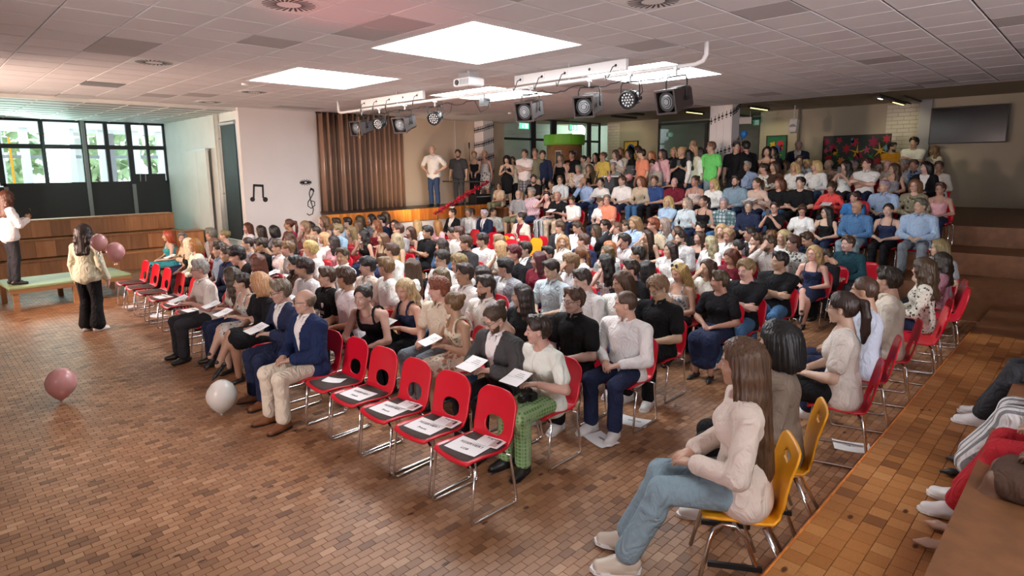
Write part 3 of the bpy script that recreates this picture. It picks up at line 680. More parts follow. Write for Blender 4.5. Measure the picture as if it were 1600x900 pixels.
# music decals
def decal(name, label, cat, strokes, x, z, blobs=()):
    t = thing(name, label, cat, (x, WY-.004, z))
    mb = MB()
    for path, w in strokes:
        n = len(path); L = []; R = []
        for i, p in enumerate(path):
            a = Vector((*path[max(i-1, 0)], 0)); b = Vector((*path[min(i+1, n-1)], 0)); d = (b-a).normalized(); q = Vector((-d.y, d.x, 0)); ww = (w[i] if isinstance(w, list) else w)/2; c = Vector((*p, 0)); L.append(c+q*ww); R.append(c-q*ww)
        V = [(p.x, 0, p.y) for p in L]+[(p.x, 0, p.y) for p in R]; V += [(x_, .003, z_) for x_, _, z_ in V]; m2 = 2*n
        F = []
        for i in range(n-1): F += [(i, i+1, n+i+1, n+i), (m2+i, m2+n+i, m2+n+i+1, m2+i+1), (i, m2+i, m2+i+1, i+1), (n+i, n+i+1, m2+n+i+1, m2+n+i)]
        mb.add(V, F)
    for x_, z_, r in blobs: mb.lathe([(0, -.0015), (r, -.0015), (r, .0015), (0, .0015)], 14, Matrix.Translation((x_, 0, z_))@Matrix.Rotation(math.pi/2, 4, 'X'))
    mb.build('cutout', M['ink'], t); return t
decal('note_decal', 'black pair of beamed notes on the pink-white wall', 'wall decal', [([(-.14, -.2), (-.11, .13)], .045), ([(.10, -.2), (.11, .13)], .045), ([(-.13, .125), (.13, .105)], .06)], 6.36, 2.0, [(-.17, -.22, .06), (.15, -.24, .065)])
ang = [math.radians(a) for a in range(0, 360, 15)]
decal('spiral_decal', 'black spiky scribble high on the pink-white wall', 'wall decal', [([(.04*math.cos(a), .02*math.sin(a)), (.17*math.cos(a), .085*math.sin(a)*(1 if i % 2 else .7))], .016) for i, a in enumerate(ang)], 7.62, 2.16)
cl = [(-.16, -.28), (-.10, -.33), (0, -.30), (.03, -.18), (-.03, .05), (-.06, .25), (-.02, .36), (.06, .34), (.05, .24), (-.02, .13), (-.11, .02), (-.12, -.08), (-.03, -.15), (.08, -.08), (.08, .02), (.0, .05), (-.03, -.02)]
decal('clef_decal', 'black treble clef beside the brown curtain', 'wall decal', [(cl, .026), ([(-.04, .31), (.0, .37), (.06, .34), (.085, .28)], [.02, .07, .06, .01])], 7.76, 1.62)
# curtain
def curtain():
    t = thing('stage_curtain', 'brown pleated satin curtain closing the stage opening', 'curtain', (7.98, WY-.2, 1.375))
    for k, (x0, x1, s) in enumerate(((0, .62, 1), (.55, 2.72, 2))):
        n = int((x1-x0)*70); xs = np.linspace(x0, x1, n); ph = np.cumsum(RNG.uniform(.55, 1.2, n))*.62
        y = .085*np.sin(ph)+.025*np.sin(ph*.37+s); V = []; F = []
        zz = (0, 1.2, 2.62)
        for iz, z in enumerate(zz): V += [(x, yy*(1-.25*iz/2)+(.05 if k == 0 else 0), z) for x, yy in zip(xs, y)]
        for iz in range(2): F += [(iz*n+i, iz*n+i+1, (iz+1)*n+i+1, (iz+1)*n+i) for i in range(n-1)]
        o = MB().add(V, F).build('panel', M['curtain'], t, smooth=True); md = o.modifiers.new('thickness', 'SOLIDIFY'); md.thickness = .006
    MB().tube([(-.05, .03, 2.6), (2.8, .03, 2.6)], .02, 8).build('rail', M['dark'], t)
curtain()
# columns
def column(name, x0, x1, y0, y1, z0, grooves):
    c = struct(name, MB().span((x0, y0, z0), (x1, y1, 4.3)), M['wall'])
    for gy in grooves: MB().span((x0-.012, gy-.085, z0), (x0+.02, gy+.085, 4.28), bev=.006).build('facing_board', M['wall'], c)
    return c
column('pillar_left', 13.6, 14.06, 14.72, 15.15, 1.37, [])
column('pillar_right', 15.28, 15.72, 7.12, 7.72, 1.3, [7.23, 7.42, 7.61])
def garland(label, loops):
    t = thing('note_garland', label, 'garland', (0, 0, 0))
    for path in loops:
        MB().tube(path, .004, 4).build('string', M['ink'], t)
        for i in range(len(path)-1):
            a, b = Vector(path[i]), Vector(path[i+1])
            for q in (.15, .5, .85):
                p = a.lerp(b, q)
                mb = MB(); mb.box(p, (.012, .05, .045) if abs(a.x-b.x) < .02 else (.05, .012, .045)); mb.box(p+Vector((0, 0, .05)), (.012, .012, .09)); mb.box(p+Vector((0, 0, -.06)), (.02, .02, .04)); mb.build('note', M['ink'], t)
def wrap_loops(x0, x1, y0, y1, zs, rise): return [[(x0-.015, y1, z), (x0-.015, (y0+y1)/2, z+rise*.4), (x0-.015, y0-.015, z+rise*.7), ((x0+x1)/2, y0-.015, z+rise), (x1, y0-.015, z+rise*1.5)] for z in zs]
def wrap_left(x0, x1, y0, y1, zs, rise): return [[(x0-.015, y1, z), (x0-.015, (y0+y1)/2, z+rise*.2), (x0-.015, y0-.015, z+rise*.4), ((x0+x1)/2, y0-.015, z+rise), (x1, y0-.015, z+rise*1.5)] for z in zs]
garland('black paper note garland wound around the pillar at the stage', wrap_left(13.6, 14.06, 14.72, 15.15, (3.70, 3.22, 2.72, 2.2, 1.75), .12))
garland('black paper note garland wound around the grooved pillar behind the green shirt', wrap_loops(15.28, 15.72, 7.12, 7.72, (3.62, 2.72, 2.05), .3))
# ceiling
def ceiling():
    cslab = struct('ceiling', MB().span((-4, -6, CZ+.035), (EX, WY+.2, CZ+.45)), M['grid'])
    SK = [(4.38, 6.2, 4.86, 6.80), (4.38, 6.2, 8.70, 10.64), (8.05, 9.88, 4.80, 6.56), (8.0, 9.8, 8.45, 10.3), (.75, 2.55, -2.9, -1.0)]  # the last one is out of view, added only for its light
    names = ['large square skylight nearest, above the lamp bar', 'square skylight nearer the music wall', 'square skylight behind the lamps, over the raised rows', 'square skylight behind the projector and lamp bar', 'unseen skylight added for light behind the viewpoint, over the side tier']
    ox, oy = 1.84, 1.70; ti = []; D = []
    dif = [(2.73, 5.72, 'round swirl air outlet above the front, by the picture top'), (5.2, 3.18, 'round swirl air outlet above the right seats'), (2.74, 9.67, 'shiny round swirl air outlet over the empty front chairs'), (5.08, 11.98, 'small looking swirl air outlet near the music wall'), (5.11, 14.5, 'swirl air outlet closest to the music wall edge')]
    dc = []
    for x, y, l in dif: dc.append((math.floor((x-ox)/T), math.floor((y-oy)/T)))
    holes = [(2.73, 12.48), (3.02, 14.8)]; hc = [(math.floor((x-ox)/T), math.floor((y-oy)/T)) for x, y in holes]
    for i in range(-9, 23):
        for j in range(-13, 23):
            x, y = ox+(i+.5)*T, oy+(j+.5)*T
            if x+T/2 > EX or y+T/2 > WY+.2: continue
            if any(a-.1 < x < b+.1 and c-.1 < y < d+.1 for a, b, c, d in SK): continue
            if (i, j) in dc or (i, j) in hc: continue
            ti.append((x, y, 0))
    dep = lambda x, y: x*.70+y*.695
    seen = sorted([t for t in ti if dep(t[0], t[1]) > 2.2 and abs((t[0]*.703-t[1]*.71)/max(dep(t[0], t[1]), .1)) < .9], key=lambda t: dep(t[0], t[1]))
    seen = [t for t in seen if dep(t[0], t[1]) > 5.4][:300]
    S = set((t[0], t[1]) for t in seen)
    tm = MB().box((0, 0, 0), (T-.010, T-.020, .03), bev=.004).mesh('ceiling_tile'); tm.materials.append(M['tile'])
    for x, y, _ in seen: link('ceiling_tile', tm, None, cslab, (x, y, CZ+.015+random.uniform(-.001, .001)))
    mb = MB(); rn = []
    for x, y, _ in ti:
        if (x, y) in S: continue
        mb.span((x-T/2+.005, y-T/2+.010, CZ), (x+T/2-.005, y+T/2-.010, CZ+.03)); rn += [random.random()]*8
    me = mb.mesh('tile_field'); at = me.attributes.new('rnd', 'FLOAT', 'POINT'); at.data.foreach_set('value', rn); tag(link('tile_field', me, M['tile'], cslab), kind='stuff')
    for (a, b, c, d), l in zip(SK, names):
        t = thing('skylight', l, 'skylight', ((a+b)/2, (c+d)/2, CZ)); w, h = (b-a)/2, (d-c)/2
        for s in (-1, 1): MB().span((s*w-.012, -h, -.004), (s*w+.012, h, .035)).build('frame_bar', M['white'], t); MB().span((-w, s*h-.012, -.004), (w, s*h+.012, .035)).build('frame_bar', M['white'], t)
        MB().span((-w, -h, .008), (w, h, .02)).build('diffuser_pane', M['sky_pane'], t)
    # filler tiles around the skylights
    for a, b, c, d in SK:
        q = MB()
        i0, i1 = math.floor((a-.1-T/2-ox)/T), math.ceil((b+.1+T/2-ox)/T); j0, j1 = math.floor((c-.1-T/2-oy)/T), math.ceil((d+.1+T/2-oy)/T)
        xs = [t for t in ti]; X0 = max([x+T/2 for x, y, _ in ti if x < a-.1] or [a]); X1 = min([x-T/2 for x, y, _ in ti if x > b+.1 and c < y < d] or [b]); Y0 = max([y+T/2 for x, y, _ in ti if y < c-.1 and a < x < b] or [c]); Y1 = min([y-T/2 for x, y, _ in ti if y > d+.1 and a < x < b] or [d])
        X0 = max([x+T/2 for x, y, _ in ti if x < a and c < y < d and x > a-2] or [a])
        g = .008
        for lo, hi in (((X0+g, Y0+g), (a-.013, Y1-g)), ((b+.013, Y0+g), (X1-g, Y1-g)), ((a-.013, Y0+g), (b+.013, c-.013)), ((a-.013, d+.013), (b+.013, Y1-g))):
            if hi[0]-lo[0] > .01 and hi[1]-lo[1] > .01: MB().span((*lo, CZ), (*hi, CZ+.03)).build('ceiling_tile', M['tile'], cslab)
    for (i, j), (x, y, l) in zip(dc, dif):
        t = thing('swirl_diffuser', l, 'air vent', (ox+(i+.5)*T, oy+(j+.5)*T, CZ)); MB().box((0, 0, .01), (T-.01, T-.01, .02), bev=.004).build('face_plate', M['white'], t)
        mb = MB().lathe([(.25, -.004), (.262, -.004), (.262, .002), (.25, .002)], 32); mb.build('ring', M['white'], t)
        sl = MB().box((0, 0, 0), (.13, .022, .008)).mesh('slot'); sl.materials.append(M['black'])
        for k in range(24):
            a = 2*math.pi*k/24; link('slot', sl, None, t, (.17*math.cos(a), .17*math.sin(a), -.001), (0, 0, a+.25))
    for (i, j), l in zip(hc, ('greenish mirror ceiling panel over the bleachers', 'mirror ceiling panel beside the foyer')):
        t = thing('mirror_panel', l, 'ceiling panel', (ox+(i+.5)*T, oy+(j+.5)*T, CZ)); MB().box((0, 0, .015), (T-.02, T-.02, .03)).build('panel', mat('louvre_mirror', (.7, .72, .68), .25, 1.), t)
        for k in range(5): MB().box((0, -.24+k*.12, .0), (T-.03, .012, .03)).build('louvre', M['alu'], t)
    for x, y, l in ((10.65, 3.2, 'round pale loudspeaker grille in the ceiling at the right'), (4.5, 11.0, 'small white smoke detector near the middle swirl outlet'), (12.2, 12.1, 'small white smoke detector above the stage side')):
        r = .17 if 'grille' in l else .06
        t = thing('ceiling_fitting', l, 'ceiling fitting', (x, y, CZ-.001)); MB().lathe([(0, -.03 if r < .1 else -.006), (r*.8, -.03 if r < .1 else -.006), (r, 0), (r, .01), (0, .01)], 24).build('cap', M['white'], t, smooth=False)
ceiling()
# ---------------------------------------------------------------- chairs
def shell_mesh(name, prof, wfun, thick, nv, hole=None, scoop=.02):
    """a bent seat-and-back shell: prof is the (x, z) centre line, wfun the half width along it, hole = (z0, z1, half width share) in the back"""
    n = len(prof); bm = bmesh.new(); L = [0.]
    for a, b in zip(prof, prof[1:]): L.append(L[-1]+math.hypot(b[0]-a[0], b[1]-a[1]))
    S = np.array(L)/L[-1]; PX = np.array([p[0] for p in prof]); PZ = np.array([p[1] for p in prof])
    if hole:
        bk = S > .5; s0, s1 = np.interp(hole[0], PZ[bk], S[bk]), np.interp(hole[1], PZ[bk], S[bk]); hc, hh = (s0+s1)/2, (s1-s0)/2
    def pos(s, v):
        k = scoop*v*v; up = min(max((s-.42)/.16, 0), 1); return (float(np.interp(s, S, PX))+k*.9*up, v*wfun(s), float(np.interp(s, S, PZ))+k*(1-up))
    G = []
    for i in range(n):
        row = []
        for j in range(nv+1):
            s, v = S[i], -1+2*j/nv
            if hole:
                a, b = (s-hc)/hh, v/hole[2]; r = (abs(a)**2.6+abs(b)**2.6)**(1/2.6)
                if .35 < r < 1: s, v = hc+a/r*hh, b/r*hole[2]
            row.append(bm.verts.new(pos(s, v)))
        G.append(row)
    for i in range(n-1):
        for j in range(nv):
            if hole:
                sc = (S[i]+S[i+1])/2; vc = -1+2*(j+.5)/nv; a, b = (sc-hc)/hh, vc/hole[2]
                cor = [((S[p]-hc)/hh, (-1+2*q/nv)/hole[2]) for p in (i, i+1) for q in (j, j+1)]
                if all((abs(x)**2.6+abs(y)**2.6) < 1 for x, y in cor) or (abs(a)**2.6+abs(b)**2.6) < .5: continue
            bm.faces.new((G[i][j], G[i+1][j], G[i+1][j+1], G[i][j+1]))
    for v in [v for v in bm.verts if not v.link_faces]: bm.verts.remove(v)
    bm.normal_update(); bmesh.ops.solidify(bm, geom=bm.faces[:], thickness=thick)
    me = bpy.data.meshes.new(name); bm.to_mesh(me); bm.free(); me.polygons.foreach_set('use_smooth', np.ones(len(me.polygons), bool)); me.update(); return me
def arc(n, f): return [f(i/(n-1)) for i in range(n)]
def seat_profile(n=26):
    P = []
    pts = [(.235, .415), (.20, .437), (.1, .437), (0., .428), (-.1, .424), (-.165, .438), (-.195, .475), (-.215, .54), (-.235, .63), (-.255, .72), (-.27, .79), (-.277, .83)]
    L = [0]
    for a, b in zip(pts, pts[1:]): L.append(L[-1]+math.hypot(b[0]-a[0], b[1]-a[1]))
    for i in range(n):
        s = L[-1]*i/(n-1); k = max(j for j in range(len(L)-1) if L[j] <= s+1e-9); t = (s-L[k])/(L[k+1]-L[k])
        P.append((pts[k][0]+(pts[k+1][0]-pts[k][0])*t, pts[k][1]+(pts[k+1][1]-pts[k][1])*t))
    return P
def wshell(s):
    w = .215
    if s < .08: w *= .86+.14*(s/.08)**.5
    if .42 < s < .62: w *= 1-.06*math.sin((s-.42)/.2*math.pi)
    if s > .86: w *= max(1-((s-.86)/.14)**2.4*.42, .5)
    return w
SH_NEAR = shell_mesh('shell', seat_profile(54), wshell, .013, 26, (.48, .622, .47)); SH_NEAR.materials.append(M['red'])
SH_FAR = shell_mesh('shell', seat_profile(16), wshell, .014, 8); SH_FAR.materials.append(M['red'])
def frame_mesh(s, n=8):
    y = s*.225
    return MB().tube([(.17, s*.15, .425), (.19, y, .40), (.215, y, .2), (.235, y, .04), (.225, y, .013), (.19, y, .011), (-.17, y, .011), (-.20, y, .014), (-.212, y, .04), (-.185, y, .2), (-.15, y, .40), (-.12, s*.15, .423)], .0105, n).mesh('leg_frame', True)
FR = {s: frame_mesh(s) for s in (1, -1)}; FRF = {s: frame_mesh(s, 5) for s in (1, -1)}
for q in (FR, FRF):
    for s in q: q[s].materials.append(M['chrome'])
PADM = MB().box((.03, 0, .448), (.37, .37, .034), bev=.014).mesh('seat_pad', True); PADM.materials.append(M['pad'])
LINK = MB().tube([(-.1, -.15, .418), (-.1, .15, .418)], .01, 6).mesh('cross_bar'); LINK.materials.append(M['chrome'])
def red_chair(label, x, y, z, rz, group, near=True, pad=False, s=1.):
    t = thing('shell_chair', label, 'chair', (x, y, z), rz, group); t.scale = (s, s, s)
    link('shell', SH_NEAR if near else SH_FAR, None, t)
    for q in (1, -1): link('leg_frame', (FR if near else FRF)[q], None, t)
    if near: link('cross_bar', LINK, None, t)
    if pad: link('seat_pad', PADM, None, t)
    return t
def text(name, s, size, parent, loc, rot=(0, 0, 0), mat_='ink', ext=.0004, align='CENTER', shear=0.):
    c = bpy.data.curves.new(name, 'FONT'); c.body = s; c.size = size; c.align_x = align; c.align_y = 'CENTER'; c.extrude = ext; c.shear = shear; c.resolution_u = 2
    tmp = bpy.data.objects.new(name, c); COL.objects.link(tmp); bpy.context.view_layer.update(); me = bpy.data.meshes.new_from_object(tmp.evaluated_get(bpy.context.evaluated_depsgraph_get())); bpy.data.objects.remove(tmp); me.materials.clear()
    return link(name, me, M[mat_], parent, loc, rot)
def paper_sheet(label, x, y, z, rz, w=.297, h=.21, lines=(), pic=False, group=None, curl=.006, tilt=0.):
    t = thing('paper_sheet', label, 'paper', (x, y, z), rz, group); t.rotation_euler = (0, tilt, rz)
    n = 7; V = []; F = []
    for zz in (0, .0012):
        for i in range(n):
            for j in (0, 1): u = i/(n-1); V.append((-w/2+w*u, -h/2+h*j, zz+curl*(2*u-1)**2))
    m = 2*n; F = [(2*i, 2*i+1, 2*i+3, 2*i+2) for i in range(n-1)]+[(m+2*i, m+2*i+2, m+2*i+3, m+2*i+1) for i in range(n-1)]+[(2*i, 2*i+2, m+2*i+2, m+2*i) for i in range(n-1)]+[(2*i+1, m+2*i+1, m+2*i+3, 2*i+3) for i in range(n-1)]+[(0, m, m+1, 1), (m-2, m-1, 2*m-1, 2*m-2)]
    MB().add(V, F).build('sheet', M['paper'], t)
    for s, sz, yy in lines: text('lettering', s, sz, t, (0, yy, .003), shear=.15)
    if pic: MB().span((w*.1, -h*.4, .0015), (w*.45, h*.4, .0024)).build('printed_picture', mat('faded_pink_print', (.55, .40, .38), .8), t); MB().box((w*.3, .02, .003), (.02, .05, .001)).build('lettering', M['ink'], t)
    return t
# the five empty reserved chairs of the front row (nearest first) and the six beyond
PI = math.pi
near5 = [(2.94+.25, 'RESERVIERT', 'LOB', 'nearest empty red chair of the front row, its sheet reading RESERVIERT'), (3.70, 'RESERVIERT', 'Presse', 'second empty red chair from the near end, holding a RESERVIERT sheet'), (4.21, 'RESERVIERT', 'Presse', 'third empty red chair from the near end, with overlapping sheets'), (4.71, 'RESERVIERT', 'Schule', 'fourth empty red chair from the near end, single RESERVIERT sheet'), (5.20, None, None, 'empty red chair beside the bald man in blue, small folded paper')]
lab2 = ['RESERVIERT sheet on the nearest empty red chair', 'RESERVIERT sheet on the second empty chair from the near end', 'RESERVIERT sheet on the third empty chair, curling at its corner', 'RESERVIERT sheet on the fourth empty chair from the near end']
lab3 = ['pink printed programme under the sheet on the nearest empty chair', 'pink printed programme on the second empty chair from the near end', 'pink printed programme on the third empty chair from the near end']
for k, (y, a, b, l) in enumerate(near5):
    x = 2.59+.215; red_chair(l, x, y, 0, PI+(.03 if k % 2 else -.02), 'empty chairs of the front row', True, True)
    if a:
        paper_sheet(lab2[k], x-.06, y+.0, .4665, -PI/2+.12, .297, .21, ((a, .042, .035), (b, .036, -.045)), group='reserved sheets', curl=.004)
        if k < 3: paper_sheet(lab3[k], x+.09, y-.08, .4742, -PI/2+.2, .21, .148, (('Programm', .03, .05),), True, group='programmes on the chairs', curl=.002)
    else: paper_sheet('folded white leaflet on the chair beside the bald man', x-.03, y+.0, .4665, -PI/2+.5, .21, .12, (), group='programmes on the chairs', curl=.008)
far6 = ['first empty red chair beyond the grey-haired reader', 'second empty red chair beyond the grey-haired reader', 'third empty red chair beyond the grey-haired reader', 'fourth empty red chair beyond the grey-haired reader', 'fifth empty red chair beyond the grey-haired reader', 'farthest empty red chair of the front row, by the backpack']
for k, y in enumerate((9.45, 10.15, 10.85, 11.55, 12.2, 12.85)):
    red_chair(far6[k], 2.9, y, 0, PI, 'empty chairs of the front row', True, True)
    if k < 3: paper_sheet(['white sheet on the first empty chair past the reader', 'white sheet on the second empty chair past the reader', 'white sheet on the third empty chair past the reader'][k], 2.85, y, .4665, -PI/2+.1, .297, .21, (('RESERVIERT', .04, .03),), group='reserved sheets', curl=.004)
fp_ = [(4.85, 3.13, .25, 'white sheet with lettering on the floor under a red chair', 'RESERVIERT'), (4.30, 3.12, -.3, 'crumpled white sheet behind the white sneakers', 'RESERVIERT'), (2.80, 12.75, .1, 'farthest white sheet lying under the empty front chairs', ''), (2.95, 11.6, .3, 'middle white sheet lying under the empty front chairs', ''), (3.05, 10.7, -.1, 'nearest white sheet lying under the empty front chairs', ''), (5.72, 1.42, .4, 'white leaflet on the floor under the side row chairs', 'Programm'), (3.5, 6.2, .5, 'small white sheet on the floor behind the beige trousers', '')]
for x, y, r, l, s in fp_: paper_sheet(l, x, y, .001, r-PI/2, .297, .21, ((s, .035, .02),) if s else (), group='papers on the floor', curl=.010)
mid = [(10.55, 11.3, 'red'), (10.6, 10.8, 'red'), (10.15, 10.55, 'yellow'), (10.55, 10.25, 'red'), (10.65, 9.75, 'red'), (10.3, 9.62, 'yellow'), (10.7, 9.1, 'red'), (9.75, 9.9, 'red'), (9.8, 10.9, 'red'), (10.9, 8.4, 'red'), (10.75, 12.3, 'red')]
ml = ['empty red chair left of the white cardigan by the raised rows', 'empty red chair before the cream jacket with burgundy top', 'empty yellow chair nearer the music wall, among red ones', 'empty red chair between the two yellow chairs', 'empty red chair below the black sleeveless top', 'empty yellow chair nearer the pillars, among red ones', 'empty red chair below the bald man with the tattoo', 'empty red chair in front of the yellow ones', 'empty red chair behind the curly white tee', 'empty red chair below the white tee looking down', 'empty red chair beside the old navy suit']
for (x, y, c), l in zip(mid, ml):
    t = red_chair(l, x, y, 0, PI+random.uniform(-.15, .15), 'empty chairs before the raised rows', False)
    if c == 'yellow':
        sh = SH_FAR.copy(); sh.materials.clear(); sh.materials.append(M['yellow']); [setattr(q, 'data', sh) for q in t.children if q.name.startswith('shell')]
red_chair('empty red chair on the floor beside the dark teal shirt', 11.32, 2.85, 0, PI, 'empty chairs before the raised rows', False)
red_chair('empty red chair in the side row beyond the cream shirt', 8.12, 1.45, 0, math.radians(104), 'empty chairs of the side row', True, s=1.06); red_chair('empty red chair in the side row beyond the black-white floral blouse', 9.55, 1.45, 0, math.radians(104), 'empty chairs of the side row', False, s=1.06)
# plywood chairs (yellow): shell with a slot, splayed chrome legs
def yprofile(n):
    pts = [(.24, .44), (.20, .458), (.08, .46), (-.06, .452), (-.15, .458), (-.19, .49), (-.205, .56), (-.215, .66), (-.235, .76), (-.265, .86), (-.285, .90)]
    L = [0]; P = []
    for a, b in zip(pts, pts[1:]): L.append(L[-1]+math.hypot(b[0]-a[0], b[1]-a[1]))
    for i in range(n):
        s = L[-1]*i/(n-1); k = max(j for j in range(len(L)-1) if L[j] <= s+1e-9); t = (s-L[k])/(L[k+1]-L[k]); P.append((pts[k][0]+(pts[k+1][0]-pts[k][0])*t, pts[k][1]+(pts[k+1][1]-pts[k][1])*t))
    return P
def wply(s):
    w = .205
    if s < .1: w *= .8+.2*(s/.1)**.5
    if .45 < s < .62: w *= 1-.16*math.sin((s-.45)/.17*math.pi)
    if s > .93: w *= max(1-((s-.93)/.07)**2*.25, .7)
    return w
PLY = shell_mesh('shell', yprofile(44), wply, .012, 22, (.79, .83, .36), .012); PLY.materials.append(M['yellow'])
def yellow_chair(label, x, y, rz):
    t = thing('plywood_chair', label, 'chair', (x, y, 0), rz, 'yellow plywood chairs in the side row'); link('shell', PLY, None, t)
    for s in (1, -1):
        MB().tube([(.27, s*.235, .012), (.20, s*.2, .34), (.175, s*.185, .405), (.13, s*.175, .43), (.06, s*.175, .425), (.0, s*.185, .36), (-.06, s*.21, .2), (-.13, s*.245, .012)], .0135, 10).build('leg_loop', M['chrome'], t, smooth=True)
        MB().tube([(-.1, s*.17, .43), (-.2, s*.2, .22), (-.31, s*.235, .012)], .0135, 10).build('leg', M['chrome'], t, smooth=True)
        MB().box((.06, s*.215, .2), (.30, .022, .03), M=Matrix.Rotation(0, 3, 'Y')).build('side_bar', M['black'], t)
    MB().tube([(.06, -.175, .425), (.06, .175, .425)], .012, 8).build('cross_tube', M['chrome'], t)
    return t
# ---------------------------------------------------------------- lamp bar
TX = 7.2
def lampbar():
    t = thing('lamp_bar', 'long white pipe carrying the stage lamps under the ceiling', 'pipe', (TX, 0, 3.75))
    MB().tube([(0, 3.72, .25), (0, 3.72, .10), (0, 3.76, .03), (0, 3.86, 0), (0, 12.48, 0), (0, 12.56, .02), (0, 12.58, .08), (0, 12.58, .25)], .028, 12).build('pipe', M['white'], t, smooth=True)
    for y in (5.9, 8.2, 10.3): MB().tube([(0, y, .0), (0, y, .25)], .012, 8).build('hanger', M['alu'], t)
    for y0, y1, l, n in ((4.84, 6.95, 'white socket trunking on the lamp bar, nearer section', 5), (9.36, 11.5, 'white socket trunking on the lamp bar, section by the curtain', 5)):
        q = thing('socket_trunking', l, 'trunking', (TX-.05, y0, 3.79)); MB().span((-.03, 0, 0), (.03, y1-y0, .15), bev=.006).build('channel', M['white'], q)
        for k in range(n):
            yy = .16+k*(y1-y0-.3)/(n-1); s = MB().box((-.034, yy, .075), (.01, .085, .085), bev=.002).build('socket', M['white'], q); MB().lathe([(0, 0), (.02, 0), (.02, .006), (0, .006)], 12, Matrix.Translation((-.041, yy, .075))@Matrix.Rotation(PI/2, 4, 'Y')).build('socket_hole', M['black'], s)
            if k in (0, 2, 3, 4): MB().tube([(-.045, yy, .075), (-.09, yy+.02, .05), (-.09, yy+.09, -.08), (-.03, yy+.16, -.1), (.02, yy+.22, -.03)], .006, 6).build('cable', M['cable'], q)
    c = thing('cable_run', 'black cables looped along the lamp bar', 'cable', (TX, 0, 3.72))
    P = []
    for k in range(90):
        y = 4.2+k*.085; P.append((.02*math.sin(k*.9), y, -.035-.05*abs(math.sin(k*.35))-.03*RNG.random()))
    MB().tube(P, .008, 5).build('bundle', M['cable'], c)
    for y in (7.6, 8.6, 9.0, 10.6, 11.2): MB().tube([(0, y, -.05), (.02, y+.08, -.22), (0, y+.25, -.28), (-.01, y+.4, -.06)], .006, 5).build('loop', M['cable'], c)
lampbar()
brown = mat('brown_lamp_housing', (.055, .042, .04), .38, .3)
def yoke(t, w, h, s=1.):
    MB().tube([(0, -w, 0), (0, -w, h*.8), (0, -w*.85, h), (0, w*.85, h), (0, w, h*.8), (0, w, 0)], .011*s, 6).build('yoke', M['black'], t)
    cl = MB().tube([(0, 0, h), (0, 0, h+.09)], .014, 8); cl.box((0, 0, h+.10), (.07, .05, .05)); cl.build('hook_clamp', M['alu'], t)
    for q in (-1, 1): MB().lathe([(0, 0), (.03*s, 0), (.03*s, .03), (0, .03)], 10, Matrix.Translation((0, q*w, 0))@Matrix.Rotation(q*-PI/2, 4, 'X')).build('tilt_knob', M['black'], t)
def flood_lamp(label, y, z, rz, tilt, s=1., x=TX):
    t = thing('stage_spotlight', label, 'stage lamp', (x, y, z), rz, 'brown stage spotlights'); t.scale = (s, s, s)
    b = MB(); R = Matrix.Rotation(tilt, 3, 'Y')
    V = lambda q: R@Vector(q)
    sec = [(.20, .15, .145), (.06, .15, .145), (.05, .14, .135), (-.16, .14, .135), (-.20, .10, .10)]
    vs = []; fs = []
    for x_, w, h in sec:
        c = .03
        vs += [V(p) for p in ((x_, -w+c, -h), (x_, w-c, -h), (x_, w, -h+c), (x_, w, h-c), (x_, w-c, h), (x_, -w+c, h), (x_, -w, h-c), (x_, -w, -h+c))]
    for i in range(4): fs += [(i*8+k, (i+1)*8+k, (i+1)*8+(k+1) % 8, i*8+(k+1) % 8) for k in range(8)]
    fs += [tuple(range(32, 40))]; b.add(vs, fs); b.build('housing', brown, t)
    f = MB()
    for (a0, a1, b0, b1) in ((-.16, .16, .13, .155), (-.16, .16, -.155, -.13), (.135, .16, -.13, .13), (-.16, -.135, -.13, .13)): f.box(V((.205, (a0+a1)/2, (b0+b1)/2)), (.02, a1-a0, b1-b0), M=R)
    f.build('front_frame', brown, t)
    M4 = (R@Matrix.Rotation(PI/2, 3, 'Y')).to_4x4(); M4.translation = V((.165, 0, 0))
    l = MB().lathe([(.118, 0), (.10, .016), (.06, .03), (0, .036)], 24, M4).build('lens', M['lens'], t, smooth=True)
    for r, z_ in ((.03, .036), (.055, .031), (.08, .024), (.1, .0165)): MB().lathe([(r, z_), (r+.003, z_+.002), (r+.006, z_)], 24, M4).build('lens_ring', M['grey'], l)
    MB().lathe([(.118, -.02), (.125, -.02), (.125, .02), (.118, .02)], 24, M4).build('lens_rim', M['black'], t)
    for k in range(4): MB().box(V((-.03-.03*k, 0, .14)), (.012, .2, .012), M=R).build('vent_fin', brown, t)
    yoke(t, .165, 3.75-z-.115); return t
